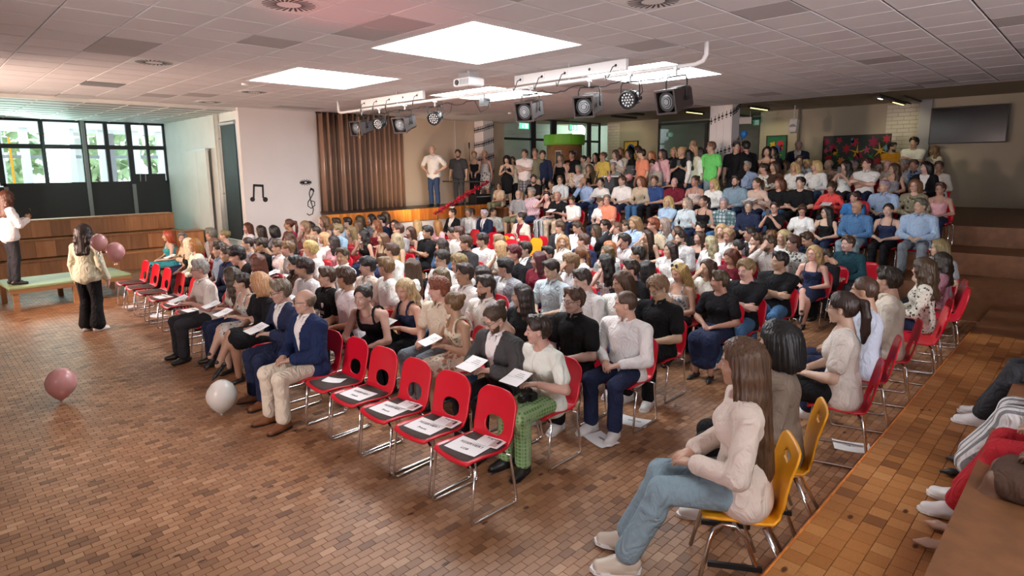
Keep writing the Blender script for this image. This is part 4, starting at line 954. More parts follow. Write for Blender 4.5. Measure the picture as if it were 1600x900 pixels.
def led_par(label, y, z, rz, tilt, s=1.):
    t = thing('led_spotlight', label, 'stage lamp', (TX, y, z), rz, 'black LED spotlights'); t.scale = (s, s, s)
    R = Matrix.Rotation(tilt, 3, 'Y'); M4 = (R@Matrix.Rotation(PI/2, 3, 'Y')).to_4x4()
    MB().lathe([(.06, -.15), (.085, -.14), (.105, -.04), (.105, .03), (.125, .04), (.125, .09), (.112, .095), (.108, .07), (0, .068)], 20, M4).build('housing', M['black'], t)
    for k in range(8): a = 2*PI*k/8; MB().box(R@Vector((-.05, .107*math.cos(a), .107*math.sin(a))), (.14, .012, .012), M=R).build('cooling_rib', M['black'], t)
    q = [(0, 0)]+[(.04*math.cos(a), .04*math.sin(a)) for a in np.linspace(0, 2*PI, 6, endpoint=False)]+[(.08*math.cos(a), .08*math.sin(a)) for a in np.linspace(0, 2*PI, 12, endpoint=False)]
    lm = MB().lathe([(.014, 0), (.013, .006), (0, .009)], 8).mesh('led_lens'); lm.materials.append(M['alu'])
    for a, c in q:
        o = link('led_lens', lm, None, t); o.matrix_local = Matrix.Translation(R@Vector((.07, a, c)))@(R@Matrix.Rotation(PI/2, 3, 'Y')).to_4x4()
    MB().tube([R@Vector((-.1, 0, -.1)), R@Vector((-.2, .1, .05)), Vector((-.05, .12, .3))], .006, 5).build('cable', M['cable'], t)
    yoke(t, .14, 3.75-z-.12, .8)
flood_lamp('brown spotlight nearest the camera, at the pipe end', 4.12, 3.35, PI-.15, .25, 1.0); led_par('black LED spotlight between the two nearest brown spotlights', 4.82, 3.41, PI+.1, .3, 1.0)
flood_lamp('brown spotlight under the nearer socket trunking, second from the near end', 5.52, 3.39, PI+.25, .25, 1.0); flood_lamp('brown spotlight at the middle, third from the near end', 6.68, 3.40, PI+.2, .25, 1.0)
flood_lamp('brown spotlight hanging before the curtain edge', 10.05, 3.39, PI+.3, .3, 1.0); led_par('black LED spotlight alone before the beige wall', 9.1, 3.43, PI+.4, .35, 1.0)
led_par('black LED spotlight between two brown ones at the curtain', 10.95, 3.43, PI+.35, .3, 1.0); flood_lamp('farthest brown spotlight, yellow beads hanging from it', 11.62, 3.39, PI+.25, .2, 1.0)
t = thing('mini_lamp', 'small square lamp on the bar below the projector', 'stage lamp', (TX, 7.75, 3.60)); MB().box((0, 0, 0), (.12, .14, .14), bev=.01).build('housing', M['grey'], t); MB().box((-.062, 0, 0), (.006, .11, .11)).build('lens', M['lens'], t); MB().tube([(0, 0, .07), (0, 0, .15)], .012, 6).build('bracket', M['black'], t)
for k in range(4): MB().box((0, .072, -.04+.03*k), (.1, .01, .01)).build('fin', M['black'], t)
t = thing('bead_string', 'short strings of yellow beads on the farthest lamp', 'decoration', (TX-.15, 11.5, 3.36))
for k in range(2):
    MB().tube([(0, k*.09, .15), (0, k*.09, -.22+.05*k)], .004, 4).build('string', M['yellow'], t)
    bd = MB().lathe([(0, -.012), (.012, 0), (0, .012)], 6).mesh('bead'); bd.materials.append(M['yellow'])
    for j in range(9): link('bead', bd, None, t, (0, k*.09, .12-.035*j))
t = thing('projector', 'white projector hanging from the ceiling above the lamp bar', 'projector', (6.5, 7.35, 3.74), .0)
MB().box((0, 0, .08), (.30, .38, .13), bev=.02).build('body', M['white'], t); MB().lathe([(.0, .0), (.04, 0), (.045, .03), (.035, .035)], 16, Matrix.Translation((-.165, .11, .08))@Matrix.Rotation(PI/2, 4, 'Y')).build('lens', M['black'], t)
for k in range(12): MB().box((-.151, -.16+.018*k, .08), (.006, .008, .08)).build('vent', M['grey'], t)
MB().box((0, 0, .18), (.2, .26, .06)).build('mount_plate', M['grey'], t); MB().tube([(0, 0, .2), (0, 0, .29)], .02, 8).build('pole', M['alu'], t)
# ---------------------------------------------------------------- left: bleachers, low table, bag
t = thing('wooden_bleacher', 'three-tier wooden bleacher below the glass doors', 'bleacher', (-3.4, 17.75, 0)); bw = 8.75
for k in range(3):
    z0, z1, y = .45*k, .45*(k+1), .42*k; n = 22
    for j in range(n): MB().span((j*bw/n+.002, y+random.uniform(-.002, .002), z0+(.02 if k else 0)), ((j+1)*bw/n-.002, y+.025, z1-.045), bev=.003).build('board', M['benchwood'], t)
    for j in range(4): MB().span((j*bw/4+.002, y-.02, z1-.045), ((j+1)*bw/4-.002, y+.46, z1), bev=.006).build('seat_plank', M['benchwood'], t)
MB().span((bw-.04, .03, 0), (bw, 1.26, .9)).build('end_panel', M['benchwood'], t); MB().span((.02, 1.22, .0), (bw, 1.27, 1.33)).build('rear_panel', M['benchwood'], t)
t = thing('wooden_chest', 'small wooden box seat beside the bleacher end', 'box', (5.22, 17.6, 0)); MB().span((0, 0, 0), (.55, .5, .86), bev=.01).build('box', M['benchwood'], t); MB().span((-.01, -.01, .86), (.56, .51, .9), bev=.006).build('lid', M['benchwood'], t)
red_chair('red chair by the wall behind the short grey-haired woman', 5.2, 15.7, 0, PI+.5, 'red chairs by the recess', False)
t = thing('low_platform', 'low wooden platform with worn green top in front of the bleacher', 'platform', (1.2, 13.9, 0), .06)
MB().span((0, 0, .40), (1.95, 1.25, .45), bev=.01).build('top', M['greenfloor'], t); MB().span((0, -.02, .33), (1.95, .03, .40)).build('front_rail', M['tablewood'], t); MB().span((1.9, 0, .33), (1.96, 1.25, .40)).build('side_rail', M['tablewood'], t)
for x in (.05, .95, 1.87): MB().span((x, 0, 0), (x+.08, .08, .4)).build('leg', M['tablewood'], t); MB().span((x, 1.15, 0), (x+.08, 1.23, .4)).build('leg', M['tablewood'], t)
t = thing('backpack', 'black backpack standing on the floor behind the empty chairs', 'bag', (3.55, 14.15, 0), .5)
G_ = Grid((-.3, -.25, -.1), (.3, .25, .7), .025); G_.rc(V3(0, 0, .14), V3(.02, 0, .38), .17, .13, .05, 1.15); G_.el((.08, 0, .2), (.14, .15, .15), .05); G_.cut(lambda X, Y, Z: -Z+.0*X+0*Y); P_, F_ = G_.mesh(); link('body', newmesh('body', P_, F_, True), mat('black_nylon', (.012, .012, .014), .6, bump=.3, bscale=30), t)
for s in (-1, 1): MB().tube([(-.13, s*.08, .42), (-.19, s*.1, .3), (-.17, s*.1, .12)], .018, 6).build('strap', M['black'], t)
MB().tube([(.0, -.05, .5), (.0, 0, .56), (0, .05, .5)], .012, 6).build('grab_handle', M['black'], t)
def balloon(label, x, y, z, r, m, tilt=(0, 0), group=None):
    t = thing('balloon', label, 'balloon', (x, y, z), 0, group); t.rotation_euler = (tilt[0], tilt[1], 0)
    pr = [(0, r*1.08), (r*.35, r*1.02), (r*.7, r*.75), (r*.93, r*.35), (r, 0), (r*.93, -r*.38), (r*.72, -r*.75), (r*.42, -r*1.08), (r*.14, -r*1.3), (.010, -r*1.36)]
    MB().lathe(pr[::-1], 20).build('skin', m, t, smooth=True); MB().lathe([(.008, -r*1.36), (.02, -r*1.36-.03), (.008, -r*1.36-.028)], 10).build('knot', m, t); return t
balloon('white balloon resting on the floor by the brown shoes', 2.10, 6.30, .215, .15, M['balloon'], (.1, .05))
balloon('pink balloon resting on the floor at the picture edge', 1.02, 8.0, .215, .15, M['pinkballoon'], (0, .1), 'pink balloons'); balloon('pink balloon held up behind the walking woman, upper one', 1.80, 9.49, 1.58, .10, M['pinkballoon'], (.2, 0), 'pink balloons'); balloon('pink balloon held behind the walking woman, lower one', 1.98, 9.52, 1.43, .115, M['pinkballoon'], (.2, 0), 'pink balloons')
# ---------------------------------------------------------------- back of the hall
def exit_sign(label, x, y, z, axis):
    t = thing('exit_sign', label, 'exit sign', (x, y, z), 0 if axis == 'y' else PI/2, 'green exit signs'); MB().box((0, 0, 0), (.5, .05, .22), bev=.01).build('box', M['white'], t)
    MB().box((.0, -.028, 0), (.47, .006, .19)).build('face', M['exit'], t); MB().box((.1, -.033, 0), (.13, .004, .14)).build('door_symbol', M['exitw'], t); MB().tube([(-.05, -.034, .05), (-.08, -.034, -.01), (-.05, -.034, -.07)], .014, 5).build('runner_symbol', M['exitw'], t); MB().tube([(-.2, 0, .1), (-.2, 0, 4.35-z)], .008, 5).build('hanger', M['alu'], t)
exit_sign('green exit sign at the glass wall nearest the stage pillar', 15.7, 14.9, 3.93, 'y'); exit_sign('green exit sign at the glass wall over the cylindrical kiosk', 18.45, 14.9, 3.98, 'y'); exit_sign('small green exit sign deep behind the glass', 17.3, 17.9, 3.5, 'y'); exit_sign('green exit sign behind the dark window right of the pillar', 20.0, 8.9, 3.95, 'x')
t = thing('poster_column', 'cylindrical brown advertising column with a green cap', 'kiosk', (16.6, 13.8, 1.3))
MB().lathe([(.62, 0), (.62, 1.95)], 32).build('drum', M['tablewood'], t, smooth=True); MB().lathe([(.70, 1.95), (.72, 2.0), (.72, 2.27), (.70, 2.3), (0, 2.3)], 32).build('cap', M['green'], t)
def curved(name, a0, a1, z0, z1, r, m, par):
    n = 6; V = [(r*math.cos(a0+(a1-a0)*i/n), r*math.sin(a0+(a1-a0)*i/n), z) for z in (z0, z1) for i in range(n+1)]; o = MB().add(V, [(i, i+1, n+2+i, n+1+i) for i in range(n)]).build(name, m, par); md = o.modifiers.new('thickness', 'SOLIDIFY'); md.thickness = .004; return o
b0 = math.radians(222); pm = mat('dark_poster', (.06, .07, .10), .6)
curved('poster', b0-.55, b0-.2, 1.15, 1.75, .626, M['paper'], t); curved('poster_print', b0-.53, b0-.22, 1.18, 1.72, .632, pm, t); curved('poster_figure', b0-.44, b0-.32, 1.25, 1.55, .637, M['yellow'], t); curved('poster_print', b0-.52, b0-.25, 1.18, 1.3, .637, M['teal'], t)
for k in range(7): curved('notice', b0+.15+.1*k, b0+.23+.1*k, .95+.12*(k % 3), 1.15+.13*(k % 3), .628+.003*(k % 2), M['paper'], t)
curved('notice', b0+.5, b0+.75, 1.55, 1.75, .628, mat('grey_notice', (.25, .2, .25), .7), t)
t = thing('teal_board', 'turquoise notice board in the glass wall', 'notice board', (19.2, WY-.02, 1.9)); MB().box((0, 0, 0), (1.05, .05, 1.35), bev=.01).build('panel', M['teal'], t); MB().box((.1, -.03, -.15), (.25, .01, .2)).build('notice', M['yellow'], t)
t = thing('display_stand', 'dark display screen behind the glass beside the stage pillar', 'screen', (15.9, 15.7, 1.3)); MB().box((0, 0, 1.05), (.62, .06, .72), bev=.01).build('bezel', M['black'], t); MB().box((0, -.033, 1.05), (.56, .006, .66)).build('screen', M['screen'], t); MB().box((.2, -.038, .88), (.14, .005, .25)).build('picture', mat('pink_screen_glow', (.5, .02, .1), .5, emit=(1, .02, .2), est=.6), t); MB().box((0, 0, .35), (.08, .06, .7)).build('post', M['black'], t)
def picture(name, label, x, y0, y1, z0, z1, bg, shapes, cat='painting'):
    t = thing(name, label, cat, (x, (y0+y1)/2, (z0+z1)/2)); w, h = y1-y0, z1-z0
    MB().box((0, 0, 0), (.03, w, h)).build('canvas', mat('canvas_'+name, bg, .7, noise=.3, nscale=3), t)
    f = MB()
    for s in (-1, 1): f.box((-.01, s*(w/2+.015), 0), (.05, .03, h+.06)); f.box((-.01, 0, s*(h/2+.015)), (.05, w+.06, .03))
    f.build('frame', M['black'], t)
    for nm, c, pts in shapes:
        MB().prism([(-q[0], q[1]) for q in pts], .003, Matrix.Translation((-.0155, 0, 0))@Matrix(((0, 0, -1, 0), (1, 0, 0, 0), (0, 1, 0, 0), (0, 0, 0, 1)))).build(nm, c, t)
    return t
pc = {k: mat('paint_'+k, v, .6) for k, v in dict(red=(.50, .02, .04), crimson=(.30, .01, .06), yellow=(.75, .42, .02), orange=(.62, .22, .03), blue=(.02, .10, .38), lightblue=(.12, .36, .6), green=(.03, .22, .05), pink=(.5, .08, .16)).items()}
def flower(cx, cy, r, n, inner):
    if inner > .3: return [(cx+r*((1+inner)/2+(1-inner)/2*math.cos(n*2*PI*i/48))*math.cos(2*PI*i/48+cx*5), cy+r*((1+inner)/2+(1-inner)/2*math.cos(n*2*PI*i/48))*math.sin(2*PI*i/48+cx*5)) for i in range(48)]
    return [(cx+(r if i % 2 == 0 else r*inner)*math.cos(PI*i/n+cx*5), cy+(r if i % 2 == 0 else r*inner)*math.sin(PI*i/n+cx*5)) for i in range(2*n)]
def blob(cx, cy, rx, ry): return [(cx+rx*math.cos(2*PI*i/12), cy+ry*math.sin(2*PI*i/12)) for i in range(12)]
sh = []
for cx, cy, r, n, i_, c in ((-.98, .33, .13, 7, .5, 'crimson'), (-.75, .12, .17, 6, .55, 'crimson'), (-.88, -.2, .14, 6, .6, 'red'), (-.55, .36, .11, 5, .4, 'red'), (-.3, .1, .15, 6, .45, 'red'), (-.05, .3, .15, 6, .5, 'red'), (.12, -.12, .15, 7, .5, 'crimson'), (.05, -.02, .26, 5, .2, 'yellow'), (-.45, -.27, .13, 7, .6, 'orange'), (-.2, -.4, .12, 6, .6, 'red'), (.32, -.38, .14, 9, .45, 'yellow'), (.55, .28, .18, 6, .5, 'crimson'), (.78, .02, .27, 6, .2, 'yellow'), (.72, -.3, .17, 12, .35, 'red'), (.95, .36, .14, 6, .45, 'red'), (.98, -.2, .13, 8, .6, 'blue'), (-.68, .02, .12, 8, .7, 'yellow'), (.35, .05, .12, 5, .4, 'pink'), (-1.0, .05, .1, 5, .5, 'pink'), (.95, .1, .1, 6, .5, 'lightblue'), (-.9, -.42, .08, 7, .5, 'yellow'), (-.6, -.1, .12, 4, .25, 'green'), (.5, -.15, .16, 4, .25, 'green'), (-.12, -.22, .14, 4, .3, 'green')): sh.append(('flower', pc[c], flower(cx, cy, r, n, i_)))
sh.append(('flower', pc['lightblue'], blob(-.12, .34, .06, .09)))
picture('flower_mural', 'wide dark mural of red and yellow flowers on the back wall', BX+.215, 4.80, 6.62, 2.38, 3.34, (.035, .05, .045), [(a, b, [(x*.86, y) for x, y in p]) for a, b, p in sh])
picture('green_painting', 'tall green picture with red, yellow and blue shapes', BX-.03, 7.72, 8.32, 2.5, 3.42, (.01, .17, .07), [('shape', pc['yellow'], flower(-.12, .2, .1, 4, .6)), ('shape', pc['red'], blob(.13, .22, .12, .10)), ('shape', pc['red'], blob(.17, .08, .05, .1)), ('shape', pc['blue'], blob(.02, .03, .15, .13)), ('shape', pc['yellow'], flower(.05, -.18, .17, 5, .25)), ('shape', pc['lightblue'], blob(.02, -.36, .12, .05))])
picture('yellow_painting', 'small yellow framed picture behind the sound desk', BX-.03, 13.38, 13.97, 2.55, 3.45, (.72, .42, .03), [('shape', pc['blue'], blob(.0, .12, .2, .24)), ('shape', pc['red'], blob(-.02, .15, .09, .16)), ('shape', pc['lightblue'], blob(.1, .05, .08, .2)), ('shape', pc['orange'], blob(-.12, -.2, .1, .15))])
t = thing('wall_monitor', 'large black wall monitor at the right of the back wall', 'screen', (BX-.3, 2.9, 3.5)); MB().box((0, 0, 0), (.08, 1.7, .98), bev=.01).build('bezel', M['black'], t); MB().box((-.042, 0, 0), (.006, 1.64, .92)).build('screen', M['screen'], t); MB().box((.07, 0, 0), (.08, .4, .4)).build('wall_mount', M['grey'], t)
t = thing('round_disc', 'pale round disc with a red mark on the grooved pillar', 'wall disc', (15.55, 7.06, 2.72)); MB().lathe([(0, -.03), (.40, -.03), (.42, 0), (.40, .03), (.33, .035), (.33, .02), (0, .02)], 32, Matrix.Rotation(PI/2, 4, 'X')@Matrix.Rotation(.0, 4, 'Y')).build('disc', mat('pale_pink_disc', (.6, .42, .42), .5), t); MB().box((.05, -.045, .12), (.08, .02, .22)).build('red_mark', M['garland'], t)
balloon('small blue balloon above the round disc on the pillar', 15.75, 7.0, 3.30, .09, mat('blue_latex', (.03, .2, .6), .3), (.3, 0))
t = thing('hanging_speaker', 'white loudspeaker hanging from the back ceiling', 'speaker', (19.2, 7.0, 3.4)); MB().box((0, 0, .25), (.18, .22, .42), M=Matrix.Rotation(.2, 3, 'Y'), bev=.03).build('cabinet', M['white'], t); MB().tube([(0, 0, .45), (0, 0, .85)], .02, 8).build('pole', M['alu'], t); MB().lathe([(0, 0), (.1, 0), (.07, .01)], 16, Matrix.Translation((-.1, 0, .2))@Matrix.Rotation(PI/2, 4, 'Y')).build('driver', M['grey'], t)
def strip(label, x0, x1, y, z, lit=1, m='tube_on'):
    t = thing('fluorescent_lamp', label, 'ceiling lamp', ((x0+x1)/2, y, z), 0, 'fluorescent strips of the back ceiling'); L = x1-x0; MB().box((0, 0, 0), (L, .12, .06)).build('housing', M['dark'], t)
    if lit: MB().box((0, 0, -.038), (L*.9, .035, .02)).build('tube', M[m], t)
strip('yellow lit strip lamp left of the pillar top', 17.4, 18.5, 9.6, 4.17); strip('yellow lit strip lamp right of the pillar top', 17.6, 18.9, 7.68, 4.17); strip('unlit strip lamp above the dark window', 19.2, 20.5, 8.9, 4.1, 0); strip('dim strip lamp over the sound desk', 16.2, 17.5, 11.2, 4.17, 0); strip('unlit strip lamp over the brick wall', 17.2, 18.6, 12.2, 4.17, 0)
tr = thing('lamp_track', 'black track with short lamps above the flower mural', 'ceiling lamp', (19.8, 4.38, 4.2)); MB().box((0, 0, .0), (4.6, .05, .04)).build('track', M['dark'], tr); MB().box((.6, -.35, .0), (4.0, .05, .04)).build('track', M['dark'], tr)
for x, mm in ((-2.1, 'tube_white'), (-.3, 'tube_on'), (1.8, 'tube_white')): h_ = MB().box((x, 0, -.06), (1.2 if x > -1 else .4, .10, .05)).build('lamp_housing', M['dark'], tr); MB().box((x, 0, -.09), (1.1 if x > -1 else .35, .035, .015)).build('tube', M[mm], h_)
for k in range(5): struct('ceiling_back_batten', MB().span((15.2+.02*k, 4.6+1.3*k, 4.235), (20.6, 4.66+1.3*k, 4.25)), M['grey'])
lamp('track_lamp', 'SPOT', (19.0, 4.4, 4.0), 16, (1, .93, .6), to=(20.8, 4.3, 2.6), spot_size=1.5, spot_blend=.6, shadow_soft_size=.05)
lamp('wall_lamp', 'SPOT', (19.6, 8.05, 4.05), 12, (1, .93, .58), to=(20.6, 8.0, 2.6), spot_size=1.9, spot_blend=.7, shadow_soft_size=.05)
lamp('wall_lamp', 'SPOT', (19.0, 13.6, 4.05), 20, (1, .93, .6), to=(20.6, 13.8, 2.8), spot_size=1.9, spot_blend=.7, shadow_soft_size=.05)
lamp('corridor_lamp', 'POINT', (22.2, 17.6, 4.1), 30, (.75, 1, .85), shadow_soft_size=.3); lamp('corridor_lamp', 'POINT', (23.3, 5.0, 4.2), 6, (.8, .95, 1), shadow_soft_size=.3)
# sound desk on the upper floor
t = thing('sound_desk', 'long table with white top and dark cloth front at the back', 'table', (13.95, 9.05, 1.3), math.atan2(8.5-9.72, 14.6-13.39))
MB().box((0, .3, .93), (1.8, .6, .03), bev=.004).build('table_top', M['white'], t); MB().box((0, .02, .46), (1.76, .02, .9)).build('front_cloth', M['black'], t)
for x in (-.85, .85): MB().span((x-.02, .5, 0), (x+.02, .54, .92)).build('leg', M['alu'], t)
t2 = thing('laptop', 'black laptop standing open on the sound desk', 'laptop', (13.98, 9.2, 2.245), math.atan2(-1.22, 1.21)); MB().box((0, .12, .01), (.36, .25, .02)).build('base', M['black'], t2); MB().box((0, -.02, .14), (.40, .015, .26)).build('lid', M['black'], t2); text('lettering', 'sound', .05, t2, (0, -.03, .17), (PI/2, 0, 0), 'grey')
for k, (x, r, m) in enumerate(((-.78, .06, 'pinkballoon'), (-.45, .085, 'pinkballoon'), (-.25, .10, 'pinkballoon'), (.08, .10, 'pinkballoon'), (.25, .07, 'balloon'), (.42, .085, 'pinkballoon'))):
    c, s = math.cos(t.rotation_euler.z), math.sin(t.rotation_euler.z); yy = -.08
    balloon(['smallest pink balloon at the desk end near the glass wall', 'pink balloon second from the glass wall on the desk edge', 'larger pink balloon on the desk edge above the white polo', 'pink balloon on the desk edge beneath the laptop', 'white balloon on the desk edge', 'pink balloon on the desk edge beside the red bow'][k], 13.95+c*x-s*yy, 9.05+s*x+c*yy, 2.2-.06*(k % 2), r, M[m], (.3*k, 0), 'balloons on the desk edge')
t3 = thing('foil_bow', 'red foil bow hanging from the sound desk', 'decoration', (14.35, 8.6, 1.98))
for k in range(14): a = k*.9; MB().box((.04*math.cos(a), .1*math.sin(a*1.3), .02*k-.16), (.09, .02, .05), M=Matrix.Rotation(a, 3, 'X')).build('strip', M['garland'], t3)
# stair rail with garland, microphone
t = thing('stair_handrail', 'black steel handrail on the stage stairs', 'railing', (0, 0, 0))
ra, rb = Vector((10.6, 13.55, 1.22)), Vector((12.75, 13.62, 2.07))
MB().tube([ra, rb, rb+Vector((.12, 0, -.05)), rb+Vector((.14, 0, -.75))], .022, 8).build('rail', M['dark'], t); MB().tube([(11.6, 14.4, 2.1), (12.75, 13.62, 2.07)], .02, 8).build('rail', M['dark'], t)
for f in (.05, .55): p = ra.lerp(rb, f); MB().tube([(p.x, p.y, .0), p], .018, 8).build('post', M['dark'], t)
t = thing('red_garland', 'red foil garland wound along the stair handrail', 'garland', (0, 0, 0)); mb = MB()
for k in range(420):
    p = ra.lerp(rb, RNG.random()*.99)+Vector(RNG.normal(0, .03, 3)); a = Vector(RNG.normal(0, 1, 3)).normalized()*.055; b = a.cross(Vector(RNG.normal(0, 1, 3))).normalized()*.018; mb.add([p-a, p+b, p+a, p-b], [(0, 1, 2, 3)])
tag(mb.build('foil', M['garland'], t), kind='stuff')
MB().tube([ra+(rb-ra)*(i/24)+Vector((0, .03*math.sin(i), .03*math.cos(i))) for i in range(25)], .016, 6).build('core', M['garland'], t)
t = thing('microphone_stand', 'thin black microphone stand on the stage beside the sleeveless black top', 'microphone', (12.92, 14.65, 1.37)); MB().tube([(0, 0, .02), (0, 0, 1.72)], .009, 6).build('pole', M['black'], t); MB().lathe([(.14, 0), (.13, .02), (0, .025)], 16).build('base', M['black'], t); MB().lathe([(.016, 1.72), (.024, 1.78), (.03, 1.86), (.025, 1.92), (0, 1.93)], 10).build('microphone', M['black'], t)
t = thing('stage_box', 'low dark box on the stage beside the dark trousers', 'box', (12.9, 14.15, 1.37)); MB().box((0, 0, .15), (.65, .4, .3), bev=.01).build('case', M['black'], t); MB().box((0, -.21, .24), (.65, .02, .02)).build('edge', M['alu'], t)
# ---------------------------------------------------------------- people
def skinmat():
    m = mat('skin', (.6, .4, .3), .5, objcol=True, noise=.05, nscale=9); N, L, b = nodes(m)
    src = b.inputs['Base Color'].links[0].from_socket; at = N.new('ShaderNodeVertexColor'); at.layer_name = 'paint'
    mx = N.new('ShaderNodeMix'); mx.data_type = 'RGBA'; L.new(at.outputs['Alpha'], mx.inputs[0]); L.new(src, mx.inputs[6]); L.new(at.outputs['Color'], mx.inputs[7]); L.new(mx.outputs[2], b.inputs['Base Color'])
    b.inputs['Subsurface Weight'].default_value = .0
    return m
def hairmat():
    m = mat('hair', (.1, .06, .03), .42, objcol=True); N, L, b = nodes(m); tc = N.new('ShaderNodeTexCoord'); mp = N.new('ShaderNodeMapping'); mp.inputs['Scale'].default_value = (90, 90, 9); L.new(tc.outputs['Object'], mp.inputs[0])
    nz = N.new('ShaderNodeTexNoise'); nz.inputs['Scale'].default_value = 1; nz.inputs['Detail'].default_value = 3; L.new(mp.outputs[0], nz.inputs['Vector'])
    mr = N.new('ShaderNodeMapRange'); mr.inputs[1].default_value = .3; mr.inputs[2].default_value = .7; mr.inputs[3].default_value = .5; mr.inputs[4].default_value = 1.5; L.new(nz.outputs[0], mr.inputs[0])
    oi = N.new('ShaderNodeObjectInfo'); s = N.new('ShaderNodeVectorMath'); s.operation = 'SCALE'; L.new(oi.outputs['Color'], s.inputs[0]); L.new(mr.outputs[0], s.inputs['Scale']); L.new(s.outputs[0], b.inputs['Base Color'])
    bp = N.new('ShaderNodeBump'); bp.inputs['Strength'].default_value = .6; bp.inputs['Distance'].default_value = .01; L.new(nz.outputs[0], bp.inputs['Height']); L.new(bp.outputs[0], b.inputs['Normal']); return m
def clothmat(name, kind='plain', c2=(0, 0, 0), sc=1., c3=None):
    m = mat('cloth_'+name, (.5, .5, .5), .82, objcol=True, noise=.05, nscale=7, bump=.0); N, L, b = nodes(m); b.inputs['Sheen Weight'].default_value = .0; b.inputs['Specular IOR Level'].default_value = .2
    gc = N.new('ShaderNodeTexCoord'); gm = N.new('ShaderNodeMapping'); gm.inputs['Scale'].default_value = (11, 11, 7); L.new(gc.outputs['Object'], gm.inputs[0])
    gz = N.new('ShaderNodeTexNoise'); gz.inputs['Scale'].default_value = 1; gz.inputs['Detail'].default_value = 2.5; gz.inputs['Distortion'].default_value = 1.6; L.new(gm.outputs[0], gz.inputs['Vector'])
    gb = N.new('ShaderNodeBump'); gb.inputs['Strength'].default_value = .9; gb.inputs['Distance'].default_value = .035; L.new(gz.outputs[0], gb.inputs['Height']); L.new(gb.outputs[0], b.inputs['Normal'])
    if kind == 'plain': return m
    src = b.inputs['Base Color'].links[0].from_socket; tc = N.new('ShaderNodeTexCoord')
    def blend(f, c, s):
        mx = N.new('ShaderNodeMix'); mx.data_type = 'RGBA'; L.new(f, mx.inputs[0]); L.new(s, mx.inputs[6]); mx.inputs[7].default_value = (*c, 1); return mx.outputs[2]
    def stripe(ax, freq, thr):
        sp = N.new('ShaderNodeSeparateXYZ'); L.new(tc.outputs['Object'], sp.inputs[0]); a = N.new('ShaderNodeMath'); a.operation = 'MULTIPLY'; a.inputs[1].default_value = freq; L.new(sp.outputs[ax], a.inputs[0])
        s = N.new('ShaderNodeMath'); s.operation = 'SINE'; L.new(a.outputs[0], s.inputs[0]); g = N.new('ShaderNodeMath'); g.operation = 'GREATER_THAN'; g.inputs[1].default_value = thr; L.new(s.outputs[0], g.inputs[0]); q = N.new('ShaderNodeMath'); q.operation = 'MULTIPLY'; q.inputs[1].default_value = .75; L.new(g.outputs[0], q.inputs[0]); return q.outputs[0]
    if kind == 'floral':
        for k, (c, s_, t) in enumerate(((c2, 16*sc, .32), (c3 or c2, 27*sc, .26))):
            v = N.new('ShaderNodeTexVoronoi'); v.inputs['Scale'].default_value = s_; mp = N.new('ShaderNodeMapping'); mp.inputs['Location'].default_value = (k*.37, k*.2, 0); nz = N.new('ShaderNodeTexNoise'); nz.inputs['Scale'].default_value = 40; L.new(tc.outputs['Object'], mp.inputs[0])
            ad = N.new('ShaderNodeVectorMath'); ad.operation = 'MULTIPLY_ADD'; L.new(nz.outputs['Color'], ad.inputs[0]); ad.inputs[1].default_value = (.03, .03, .03); L.new(mp.outputs[0], ad.inputs[2]); L.new(ad.outputs[0], v.inputs['Vector'])
            g = N.new('ShaderNodeMath'); g.operation = 'LESS_THAN'; g.inputs[1].default_value = t; L.new(v.outputs['Distance'], g.inputs[0]); src = blend(g.outputs[0], c, src)
    if kind == 'stripe': src = blend(stripe(1, 210*sc, .1), c2, src)
    if kind == 'plaid':
        for ax, f in ((1, 75*sc), (2, 75*sc), (0, 75*sc)): src = blend(stripe(ax, f, .35), c2, src)
    L.new(src, b.inputs['Base Color']); return m
SKIN, HAIR = skinmat(), hairmat()
CL = {'plain': clothmat('plain'), 'floralgrey': clothmat('floralgrey', 'floral', (.10, .10, .11), .9, (.35, .33, .32)), 'floralcream': clothmat('floralcream', 'floral', (.45, .18, .12), .7, (.22, .25, .15)), 'floralwhite': clothmat('floralwhite', 'floral', (.08, .09, .08), .8, (.4, .3, .3)),
      'floralmulti': clothmat('floralmulti', 'floral', (.12, .22, .30), .9, (.55, .25, .12)), 'floralolive': clothmat('floralolive', 'floral', (.05, .055, .03), .8, (.40, .36, .25)), 'floralbw': clothmat('floralbw', 'floral', (.035, .035, .03), 1.5, (.25, .25, .24)), 'redfloral': clothmat('redfloral', 'floral', (.45, .03, .04), .7, (.1, .2, .08)),
      'redstripe': clothmat('redstripe', 'stripe', (.42, .05, .08)), 'whitestripe': clothmat('whitestripe', 'stripe', (.06, .06, .08), .8), 'greenplaid': clothmat('greenplaid', 'plaid', (.04, .10, .11)), 'blueplaid': clothmat('blueplaid', 'plaid', (.3, .4, .55)), 'bluecheck': clothmat('bluecheck', 'plaid', (.22, .30, .5), 3), 'plaidshorts': clothmat('plaidshorts', 'plaid', (.08, .08, .1)), 'greencheck': clothmat('greencheck', 'plaid', (.34, .46, .26), 2.6)}
